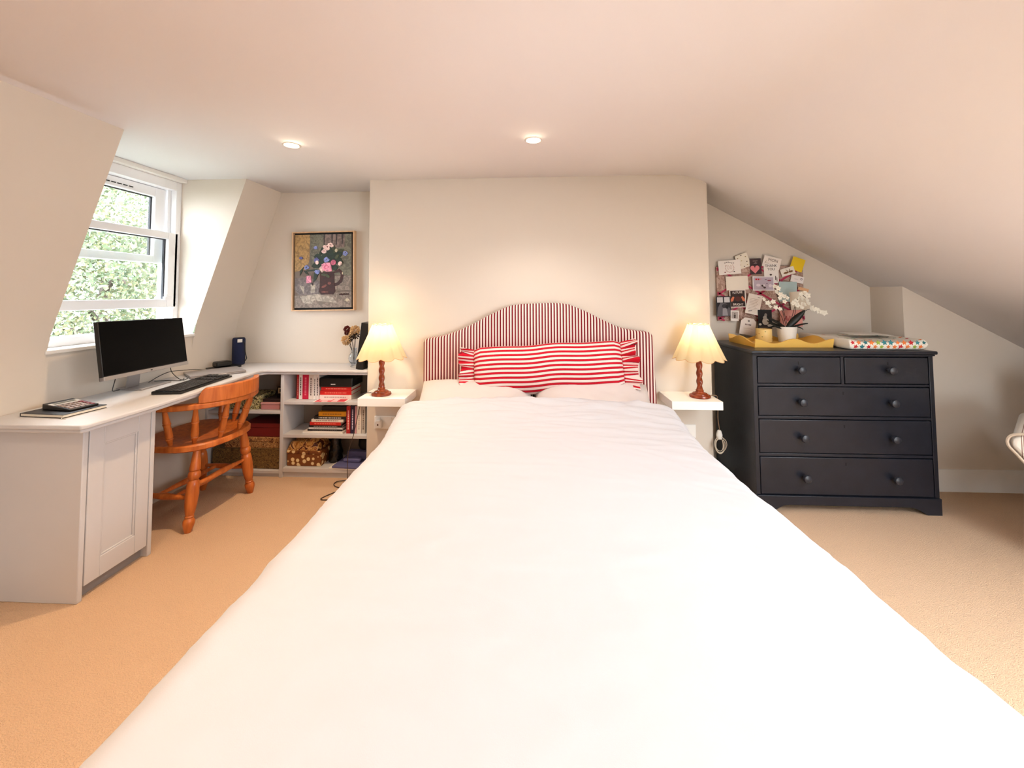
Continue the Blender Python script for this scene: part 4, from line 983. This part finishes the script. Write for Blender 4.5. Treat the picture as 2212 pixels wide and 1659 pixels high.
def blossom(c, R, seed):
    b = B(); c = Vector(c); r_ = random.Random(seed); d = Vector((r_.uniform(-.6, .6), -1, r_.uniform(-.3, .5))).normalized(); s_ = d.orthogonal().normalized(); t_ = d.cross(s_)
    for k in range(5):
        a = 2 * PI * k / 5 + seed; u = s_ * math.cos(a) + t_ * math.sin(a); v_ = d.cross(u)
        b.add([c, c + u * R * .5 + v_ * R * .42 + d * R * .12, c + u * R + d * R * .3, c + u * R * .5 - v_ * R * .42 + d * R * .12], [(0, 1, 2, 3)])
    b.add([c + d * R * .3 + s_ * R * .2, c + d * R * .3 + t_ * R * .2, c + d * R * .3 - s_ * R * .2, c + d * R * .3 - t_ * R * .2, c + d * R * .5], [(0, 1, 4), (1, 2, 4), (2, 3, 4), (3, 0, 4)])
    b.obj('blossom', M_pet, oc, smooth=False, solid=.0015, soff=0)
stems = [[(-.01, 0, .09), (-.03, 0, .17), (-.075, -.01, .235), (-.125, -.02, .26), (-.16, -.02, .285)], [(0, 0, .09), (-.02, 0, .2), (-.05, 0, .30), (-.07, 0, .37)], [(.01, 0, .09), (-.01, 0, .19), (-.03, 0, .25), (-.08, -.01, .225)],
         [(.01, 0, .09), (.045, 0, .19), (.07, 0, .27), (.10, -.01, .32), (.125, -.02, .30)], [(.015, 0, .09), (.05, 0, .16), (.065, 0, .225), (.06, 0, .255)], [(.02, 0, .09), (.085, -.01, .18), (.15, -.02, .225), (.225, -.03, .20)]]
for s_ in stems: B().tube(s_, .0018, 5).obj('stem', M_stem, oc)
bl_c = [(-.16, -.025, .29), (-.135, -.03, .265), (-.12, -.02, .245), (-.10, -.03, .275), (-.075, -.01, .38), (-.06, -.02, .365), (-.065, -.01, .34), (-.045, -.02, .325), (-.02, -.02, .31), (-.05, -.02, .30), (-.005, -.025, .30), (-.02, -.02, .275),
        (-.08, -.02, .235), (-.055, -.03, .225), (.06, -.01, .275), (.075, -.02, .30), (.09, -.02, .325), (.115, -.025, .335), (.13, -.025, .315), (.10, -.02, .295), (.12, -.03, .285), (.065, -.02, .25), (.085, -.03, .262), (.105, -.03, .255), (.13, -.03, .262), (.09, -.025, .235),
        (.15, -.03, .232), (.165, -.03, .222), (.18, -.03, .225), (.195, -.03, .210), (.21, -.035, .202), (.23, -.035, .200), (.04, -.02, .265)]
for i, c_ in enumerate(bl_c): blossom(c_, ro.uniform(.015, .022), i)
# changing mat
cm = thing('changing_mat', 'padded white changing mat printed with coloured stars on the chest', 'mat', (2.098, 0.0, ZC))
mw, md, mh = .222, .245, .068
b = B()
def matp(u, v, up):
    a, c_ = 2 * u - 1, 2 * v - 1
    e = max(0, 1 - abs(a) ** 30) ** .5 * max(0, 1 - abs(c_) ** 30) ** .5
    prof_ = .018 * (1 - math.exp(-((1 - abs(a)) / .2) ** 2))       # raised long sides
    return (a * mw, c_ * md, mh * .5 + (mh * .5 * e - prof_ * e if up else -mh * .5 * e))
sg_ = lambda u: .5 - .5 * math.copysign(abs(math.cos(PI * u)) ** .35, math.cos(PI * u))
b.grid(lambda u, v: matp(sg_(u), sg_(v), True), 60, 50); b.grid(lambda u, v: matp(sg_(u), sg_(v), False), 60, 50, flip=True)
M_matw = mat('white_wipe_clean_cloth', (244, 238, 226), .45)
b.obj('padding', M_matw, cm, ang=180)
stc = [mat('star_red', (196, 30, 40), .5), mat('star_teal', (30, 110, 118), .5), mat('star_orange', (236, 128, 60), .5), mat('star_lime', (150, 176, 60), .5), mat('star_petrol', (46, 130, 140), .5)]
rs = random.Random(4)
def star(cx_, cz_, R, mi, rot, place):
    pts = []
    for k in range(10):
        a = rot + PI / 2 + k * PI / 5; r = R if k % 2 == 0 else R * .48; pts.append(place(cx_ + r * math.cos(a), cz_ + r * math.sin(a)))
    ctr = place(cx_, cz_); B().add([ctr] + pts, [(0, 1 + k, 1 + (k + 1) % 10) for k in range(10)]).obj('star', stc[mi], cm, smooth=False)
def front(x, z):
    c_ = 1; zz = (z - mh * .5) / (mh * .5); zz = max(-.985, min(.985, zz)); yy = -md * (1 - zz * zz) ** (1 / 30.0)
    return (x, yy - .0012, z)
x = -mw + .018; i = 0
while x < mw - .012:
    z = .020 if i % 2 else .045; R = rs.uniform(.013, .019); star(x, z, R, rs.choice([0, 1, 2, 3, 4]), rs.uniform(-.3, .3), front); x += R * 1.15; i += 1
for i in range(46):
    a, c_ = rs.uniform(-.93, .93), rs.uniform(-.93, .93); R = rs.uniform(.010, .017)
    def topp(px, py):
        u, v = (px / mw + 1) / 2, (py / md + 1) / 2; p = matp(max(0, min(1, u)), max(0, min(1, v)), True); return (p[0], p[1], p[2] + .0012)
    star(a * mw, c_ * md, R, i % 5, rs.uniform(-.5, .5), topp)
t = thing('paper_sheet', 'white sheet of paper lying on the changing mat', 'paper', (2.185, .03, ZC + .0705), math.radians(-8)); box(-.12, -.09, 0, .10, .10, .0012).obj('sheet', M_paper, t)

# ================================================================== PINBOARD AND CARDS
BY = YA
pn = thing('ribbon_board', 'fabric memo board with crossed pink ribbons on the alcove wall', 'pinboard', (1.653, BY, 1.275), rot=(0, math.radians(-.3), 0))
box(-.3085, -.022, -.201, .3085, -.001, .201).obj('board', blotch('faded_script_fabric', None, [(0, (150, 116, 104)), (.40, (188, 158, 144)), (.5, (168, 136, 122)), (.62, (200, 172, 158))], 16, .9, 'NOISE'), pn, bevel=.006)
M_rib = mat('crimson_pink_ribbon', (182, 36, 78), .6)
def ribbon(x0, z0, x1_, z1_):
    d = Vector((x1_ - x0, 0, z1_ - z0)); s_ = Vector((-d.z, 0, d.x)).normalized() * .0065; p, q = Vector((x0, -.0225, z0)), Vector((x1_, -.0225, z1_)); off = Vector((0, -.0012, 0))
    b = B(); b.add([p - s_, q - s_, q + s_, p + s_, p - s_ + off, q - s_ + off, q + s_ + off, p + s_ + off], [(0, 1, 2, 3), (7, 6, 5, 4), (0, 4, 5, 1), (1, 5, 6, 2), (2, 6, 7, 3), (3, 7, 4, 0)]); b.obj('ribbon', M_rib, pn)
sl = .62
for c_ in (-.36, -.18, 0, .18, .36):
    for s_ in (1, -1):
        pts = []
        for x in (-.305, .305):
            z = s_ * sl * x + c_
            if abs(z) <= .198: pts.append((x, z))
        for z in (-.198, .198):
            x = (z - c_) / (s_ * sl)
            if abs(x) < .305: pts.append((x, z))
        if len(pts) >= 2: ribbon(pts[0][0], pts[0][1], pts[1][0], pts[1][1])
for i in range(-1, 2):
    for z in (-.09, .09):
        o = B().lathe([(.004, 0), (.0045, .001), (.003, .003), (.0005, .0035)], 10).obj('stud', mat('pink_stud', (206, 90, 120), .3), pn); o.location = (i * .145 * 2 / 1.0 * .5, -.024, z); o.rotation_euler = (PI / 2, 0, 0)
GC = 'cards tucked into the ribbon board'
lay_c = [0]
def card(label, x, z, w_, h_, deg, rgb, border=None, group=GC, cat='card', outline=None, name='greeting_card', depth=None):
    lay_c[0] += 1; y = BY - .0242 - .0014 * (depth if depth is not None else lay_c[0])
    t = thing(name, label, cat, (x, y, z), group=group, rot=(0, math.radians(-deg), 0))
    m = mat('card_%d_%d_%d' % rgb, rgb, .7)
    b = B()
    if outline: b.prism(outline, -.0007, 0, 'y')
    else: b.box(-w_ / 2, -.0007, -h_ / 2, w_ / 2, 0, h_ / 2)
    b.obj('stock', m, t)
    if border:
        e = .006; B().box(-w_ / 2 + e, -.0009, -h_ / 2 + e, w_ / 2 - e, -.0007, h_ / 2 - e).obj('printed_panel', mat('card_%d_%d_%d' % border, border, .7), t)
    return t
def shapes(t, items, name='print'):
    """items: (rgb, polygon in card coordinates); thin printed shapes"""
    cols = []; b = B()
    for i, (rgb, poly) in enumerate(items):  # printed ink, too small to lift apart
        if rgb not in cols: cols.append(rgb)
        b.prism(poly, -.0010 - .00002 * i, -.0007, 'y', cols.index(rgb))
    b.obj(name, [mat('ink_%d_%d_%d' % c, c, .7) for c in cols], t, smooth=False)['kind'] = 'stuff'
def E_(x, z, rx, rz, n=10, a0=0): return [(x + rx * math.cos(2 * PI * i / n + a0), z + rz * math.sin(2 * PI * i / n + a0)) for i in range(n)]
def R_(x0, z0, x1_, z1_): return [(x0, z0), (x1_, z0), (x1_, z1_), (x0, z1_)]
def write(t, s, size, rgb, x, z, deg=0, squash=1, shear=0): text_mesh('lettering', s, size, mat('ink_%d_%d_%d' % rgb, rgb, .7), t, (x, -.0013, z), (PI / 2, math.radians(-deg), 0), squash, shear)
K = (58, 44, 42); WHT = (238, 232, 226)
t = card('white card with gold and brown specks, tilted at the top of the board', 1.535, 1.512, .090, .103, 20, (236, 228, 212))
shapes(t, [(c_, E_(x, z, .005, .0035, 7, x * 90)) for c_, x, z in (((150, 120, 70), -.03, .03), (K, .0, .042), ((160, 140, 80), .028, .025), ((190, 170, 110), -.01, .005), (K, .025, -.012), ((170, 140, 90), -.028, -.022), (K, -.005, -.04), ((180, 160, 100), .02, -.035), ((150, 120, 70), -.035, .005))])
t = card('dark brown card with a large pink heart', 1.623, 1.472, .080, .116, 2.4, (58, 38, 42))
hp = [(0, -.030)] + [(.026 * (1 + math.cos(a)) / 2 * 1.25 + 0, .010 + .018 * math.sin(a)) for a in [-.5 + .4 * k for k in range(8)]] + [(0, .008)] + [(-.026 * (1 + math.cos(a)) / 2 * 1.25, .010 + .018 * math.sin(a)) for a in [-.5 + .4 * k for k in range(8)][::-1]]
shapes(t, [((226, 132, 138), [(x - .006, z - .022) for x, z in hp]), ((200, 170, 166), R_(-.018, .038, .016, .041)), ((200, 170, 166), R_(-.012, .022, .012, .025)), ((200, 170, 166), E_(.0, .031, .002, .002, 6))])
t = card('white card lettered MON in pencil, tucked behind the thank-you card', 1.738, 1.499, .125, .084, -14.7, (238, 228, 220))
write(t, 'MON', .030, (128, 112, 104), .005, .016, 0, 1); shapes(t, [((128, 112, 104), R_(-.05, -.012, .03, -.0105)), ((128, 112, 104), [(-.05, -.012), (-.04, .006), (-.038, .006), (-.047, -.012)])])
t = card('tall white card lettered THANK YOU', 1.731, 1.420, .103, .145, 1, WHT)
write(t, 'THANK', .026, (70, 56, 52), 0, .055, 0, .95); write(t, 'YOU', .026, (70, 56, 52), 0, .029, 0, .95)
shapes(t, [(K, E_(-.004, -.010, .009, .006, 8)), (K, R_(-.006, -.018, -.001, -.008)), (K, R_(.026, -.05, .032, -.02)), (K, R_(.036, -.06, .04, -.03))])
t = card('white card with a pencil wreath and crest drawing at the board corner', 1.435, 1.466, .159, .103, 4.2, (240, 232, 226))
it = [((178, 130, 122), E_(.030 * math.cos(a), .032 * math.sin(a) - .004, .004, .003, 6, a)) for a in [PI * (.8 + 1.4 * k / 13) for k in range(14)]] + [(K, E_(-.03 + .012 * k, .034 + .005 * math.sin(k), .005, .003, 6, k)) for k in range(6)]
it += [((214, 186, 178), E_(-.01, .0, .008, .016)), ((214, 186, 178), E_(.01, .0, .008, .016)), (WHT, E_(-.01, .0, .005, .012)), (WHT, E_(.01, .0, .005, .012)), ((110, 30, 40), E_(-.035, -.034, .006, .004, 7)), (K, E_(.03, -.034, .006, .004, 7))]
shapes(t, it)
card('yellow paper tucked at the top right of the board', 1.916, 1.484, .089, .095, -20, (236, 200, 24))
t = card('white card with two brown hares leaping, beside the yellow paper', 1.845, 1.433, .099, .055, 16.5, (238, 230, 218))
shapes(t, [((124, 84, 46), E_(-.014, -.006, .020, .007, 10)), ((124, 84, 46), E_(.02, -.006, .016, .007, 10)), ((90, 60, 34), [(0, -.002), (-.012, .016), (-.009, .017), (.004, .0)]), ((90, 60, 34), [(.006, -.002), (.018, .015), (.021, .013), (.010, -.003)])])
t = card('small white card with a round grey motif at the right edge', 1.909, 1.376, .090, .050, -13.8, (236, 228, 226)); shapes(t, [((120, 108, 116), E_(.028, .006, .008, .008)), ((228, 222, 222), E_(.028, .006, .005, .005)), ((170, 160, 160), R_(-.02, -.002, .004, 0))])
card('blank cream envelope beneath the wreath card', 1.483, 1.350, .158, .101, 2.5, (238, 228, 214))
t = card('lilac card with small drawings and two red stamps', 1.668, 1.346, .151, .103, -.3, (236, 230, 230), (186, 172, 186))
shapes(t, [((190, 30, 44), R_(-.056, .024, -.044, .036)), ((190, 30, 44), R_(-.040, .024, -.028, .036)), ((200, 150, 160), R_(-.024, .026, -.014, .036)), (K, E_(-.005, -.016, .010, .007, 8)), (K, E_(.008, -.030, .010, .006, 8)), ((230, 224, 228), E_(.004, -.012, .008, .006, 8)), ((150, 60, 80), E_(.042, .022, .015, .004, 9)), (K, R_(.01, .026, .024, .030)), ((220, 208, 216), E_(-.036, -.012, .016, .010)), ((220, 208, 216), E_(.048, -.016, .012, .012)), ((130, 110, 130), E_(.025, .0, .006, .004))])
card('light blue card above the orchid', 1.838, 1.286, .125, .144, -2, (176, 196, 196))
card('cream card behind the orchid at the right of the board', 1.916, 1.220, .130, .135, 4.4, (226, 212, 192))
card('narrow peach ribboned tag above the cream card', 1.945, 1.302, .074, .022, -15.3, (226, 176, 134))
t = card('white edged dark card lettered FUTURE BRIGHT', 1.481, 1.237, .114, .128, 1.4, (236, 226, 216), (48, 28, 24))
shapes(t, [((214, 120, 84), [(-.05, -.022), (-.034, -.018), (-.024, .010), (-.034, .016), (-.05, -.004)]), ((214, 120, 84), [(.05, -.022), (.034, -.018), (.024, .010), (.034, .018), (.05, -.004)]), ((84, 36, 28), E_(0, -.002, .022, .018)), ((30, 18, 18), E_(-.02, -.026, .02, .009)), ((30, 18, 18), E_(.02, -.026, .02, .009))])
write(t, 'FUTURE', .022, (238, 228, 218), .0, .043, 3, .9); write(t, 'BRIGHT', .022, (238, 228, 218), .0, -.043, -3, .95)
t = card('black and white photograph at the left edge of the board', 1.378, 1.181, .104, .146, 1, (30, 28, 34), cat='photo', name='photograph')
shapes(t, [((206, 202, 204), R_(-.044, .028, -.003, .066)), ((206, 202, 204), R_(.006, .028, .046, .066)), ((96, 92, 98), [(-.048, -.07), (-.04, -.01), (-.02, .028), (.02, .02), (.048, -.02), (.05, -.07)]), ((50, 46, 52), E_(.010, .002, .022, .016)), ((150, 146, 150), [(-.01, -.068), (-.006, -.016), (.02, -.010), (.03, -.068)]), ((20, 18, 22), E_(.024, -.004, .012, .014))])
t = card('tiny instant photo of a standing figure', 1.455, 1.113, .057, .076, -2, (232, 226, 222), cat='photo', name='photograph')
shapes(t, [((176, 164, 158), R_(-.022, -.020, .022, .030)), ((70, 58, 56), E_(.0, .014, .004, .005)), ((70, 58, 56), [(-.005, -.018), (-.007, .008), (.007, .008), (.005, -.018)])])
t = card('white card covered with faint handwriting, tilted', 1.591, 1.195, .100, .145, -12.9, (238, 226, 216))
shapes(t, [((176, 152, 136), R_(-.034, .038 - .011 * k, .030 - .006 * (k % 3), .040 - .011 * k)) for k in range(8)] + [(K, [(-.03, -.058), (-.002, -.048), (-.004, -.045), (-.028, -.053)]), (K, R_(.018, .055, .036, .057))])
t = card('dark photograph of a seated figure behind the candle', 1.665, 1.087, .098, .136, 0, (20, 16, 18), cat='photo', name='photograph')
shapes(t, [((130, 120, 112), E_(.006, .030, .010, .014)), ((190, 178, 164), E_(.004, -.016, .024, .026)), ((160, 148, 136), E_(.0, .012, .014, .014)), ((214, 206, 194), E_(-.034, -.036, .010, .008)), ((200, 190, 176), E_(.032, -.044, .016, .010)), ((70, 56, 46), R_(-.045, -.066, .045, -.052))])
t = card('salmon pink card with red cursive lettering behind the orchid stems', 1.848, 1.093, .154, .119, 2, (216, 148, 136))
write(t, 'Alison', .052, (150, 34, 40), .0, .0, 0, .85, .35)
t = card('white luggage-tag card hanging below the board', 1.543, 1.036, .108, .122, -9.8, (234, 222, 214), outline=[(-.054, -.061), (.054, -.061), (.054, .036), (.030, .061), (-.030, .061), (-.054, .036)])
shapes(t, [((84, 66, 66), E_(0, .040, .007, .007, 12)), ((214, 202, 196), E_(0, .040, .0028, .0028)), ((190, 170, 160), R_(-.03, -.016, .034, -.014)), ((206, 190, 180), R_(-.026, -.03, .03, -.0285))]); shapes(t, [((120, 98, 92), R_(-.022 + .009 * k, .008, -.016 + .009 * k, .018)) for k in range(5)], 'small_heading')

# ================================================================== ARMCHAIR at the right edge
M_arm = stripes('cream_taupe_stripe', [(0, (232, 224, 212)), (.22, (150, 120, 108)), (.26, (232, 224, 212)), (.30, (150, 120, 108)), (.34, (236, 230, 220)), (.58, (206, 196, 172)), (.82, (236, 230, 220))], .115, 'Y')
M_armx = stripes('cream_taupe_stripe_across', [(0, (232, 224, 212)), (.22, (150, 120, 108)), (.26, (232, 224, 212)), (.30, (150, 120, 108)), (.34, (236, 230, 220)), (.58, (206, 196, 172)), (.82, (236, 230, 220))], .085, 'X')
ac = thing('armchair', 'cream and taupe striped armchair at the right edge of the room', 'armchair', (2.80, -.93, 0), math.radians(-50))
b = B()
def padp(W_, D_, H_, z0):
    def mk(sgn):
        def f(u, v):
            a, c_ = 2 * u - 1, 2 * v - 1; t_ = max(0, 1 - abs(a) ** 6) ** .5 * max(0, 1 - abs(c_) ** 6) ** .5
            return (a * W_ / 2, c_ * D_ / 2, z0 + H_ / 2 + sgn * H_ / 2 * t_)
        return f
    b_ = B(); b_.grid(mk(1), 24, 24); b_.grid(mk(-1), 24, 24, flip=True); return b_
padp(.60, .56, .16, .30).obj('seat_cushion', M_arm, ac, ang=180)
box(-.27, -.27, .16, .27, .29, .32).obj('seat_base', M_arm, ac, bevel=.03, seg=3)
for sx in (-1, 1):
    b = B(); poly = [(sx * .24, .20), (sx * .30, .20), (sx * .485, .50), (sx * .525, .555), (sx * .52, .595), (sx * .485, .615), (sx * .43, .605), (sx * .305, .47), (sx * .262, .30)]
    b.prism(poly, -.30, .34, 'y'); a_ = b.obj('arm', M_armx, ac, bevel=.02, seg=3)
    B().tube([(sx * .302, -.305, .21), (sx * .483, -.305, .49), (sx * .53, -.305, .56), (sx * .52, -.305, .605), (sx * .48, -.305, .622)], .006, 6).obj('piping', mat('taupe_piping', (190, 172, 152), .8), a_)
b = B(); b.prism([(.22, .18), (.34, .18), (.42, .76), (.34, .79), (.27, .5)], -.33, .33, 'x'); b.obj('backrest', M_arm, ac, bevel=.035, seg=3)
for sx in (-.22, .22):
    for sy in (-.22, .24): B().lathe([(.014, 0), (.024, .16)], 14, (sx, sy, 0)).obj('leg', M_twist, ac)

# ================================================================== GARDEN OUTSIDE THE DORMER
rg = random.Random(77)
def leaf_mat(name, c1, c2, c3):
    return blotch(name, None, [(0, c1), (.42, c2), (.52, c3), (.6, c2)], 3.0, .6, 'NOISE')
def tree(label, x, y, z0, z1_, rx, n, m, seed, name='garden_tree', lsz=.09, grp='trees outside the dormer'):
    r_ = random.Random(seed)
    t = thing(name, label, 'tree', (x, y, -6.0), group=grp)
    b = B(); b.tube([(0, 0, 0), (.1, .05, 3), (-.05, .1, 6 + z0), (.05, 0, 6 + (z0 + z1_) / 2)], lambda q_: .16 * (1 - q_) + .03, 8)
    for k in range(7):
        a = r_.uniform(0, 2 * PI); zz = 6 + z0 + (z1_ - z0) * r_.uniform(-.1, .5); L = rx * r_.uniform(.5, .9)
        b.tube([(0, 0, zz), (L * .5 * math.cos(a), L * .5 * math.sin(a), zz + .25), (L * math.cos(a), L * math.sin(a), zz + .3 + r_.uniform(-.2, .4))], lambda q_: .04 * (1 - q_) + .008, 6)
    b.obj('trunk', mat('tree_bark', (70, 60, 52), .9), t)
    b = B(); cz_ = 6 + (z0 + z1_) / 2; hz = (z1_ - z0) / 2
    for i in range(n):
        while True:
            p = Vector((r_.uniform(-1, 1), r_.uniform(-1, 1), r_.uniform(-1, 1)))
            if .35 < p.length < 1: break
        p = Vector((p.x * rx, p.y * rx, cz_ + p.z * hz)); d = Vector((r_.gauss(0, 1), r_.gauss(0, 1), r_.gauss(0, .6))).normalized(); s_ = d.orthogonal().normalized(); s_.rotate(Matrix.Rotation(r_.uniform(0, 6.28), 3, d)); q_ = d.cross(s_); L = lsz * r_.uniform(.6, 1.3)
        b.add([p - s_ * L * .5, p + q_ * L * .28, p + s_ * L * .5, p - q_ * L * .28], [(0, 1, 2, 3)])
    o = b.obj('foliage', m, t, smooth=False); o['kind'] = 'stuff'
L1 = leaf_mat('pale_green_leaves', (112, 122, 98), (92, 104, 80), (126, 134, 112)); L2 = leaf_mat('mid_green_leaves', (70, 84, 60), (90, 102, 76), (48, 62, 40)); L3 = leaf_mat('autumn_tinged_leaves', (104, 106, 78), (82, 94, 66), (116, 112, 78))
tree('tall pale green tree behind the dormer glass', -9.6, 6.6, .3, 5.2, 2.2, 15000, L1, 1, lsz=.10)
tree('autumn tinged tree seen through the lower sash', -6.0, 2.6, -.2, 2.9, 1.12, 14000, L3, 2, lsz=.065)
tree('mid green tree at the right of the window view', -6.6, 4.9, -.6, 3.2, 1.15, 14000, L2, 3, lsz=.068)
tree('mid green shrubby tree low in the window view', -4.5, 1.3, -1.6, .60, .92, 9000, L2, 4, lsz=.06)
tree('pale tree crown at the left of the window view', -8.7, 2.8, .2, 4.6, 1.42, 13000, L1, 5, lsz=.085)
struct(box(-60, -40, -6.2, 10, 60, -6.0).obj('ground', mat('garden_grass', (60, 70, 46), .95, var=.3, vscale=2)), 'green garden lawn far below the dormer window', 'ground')
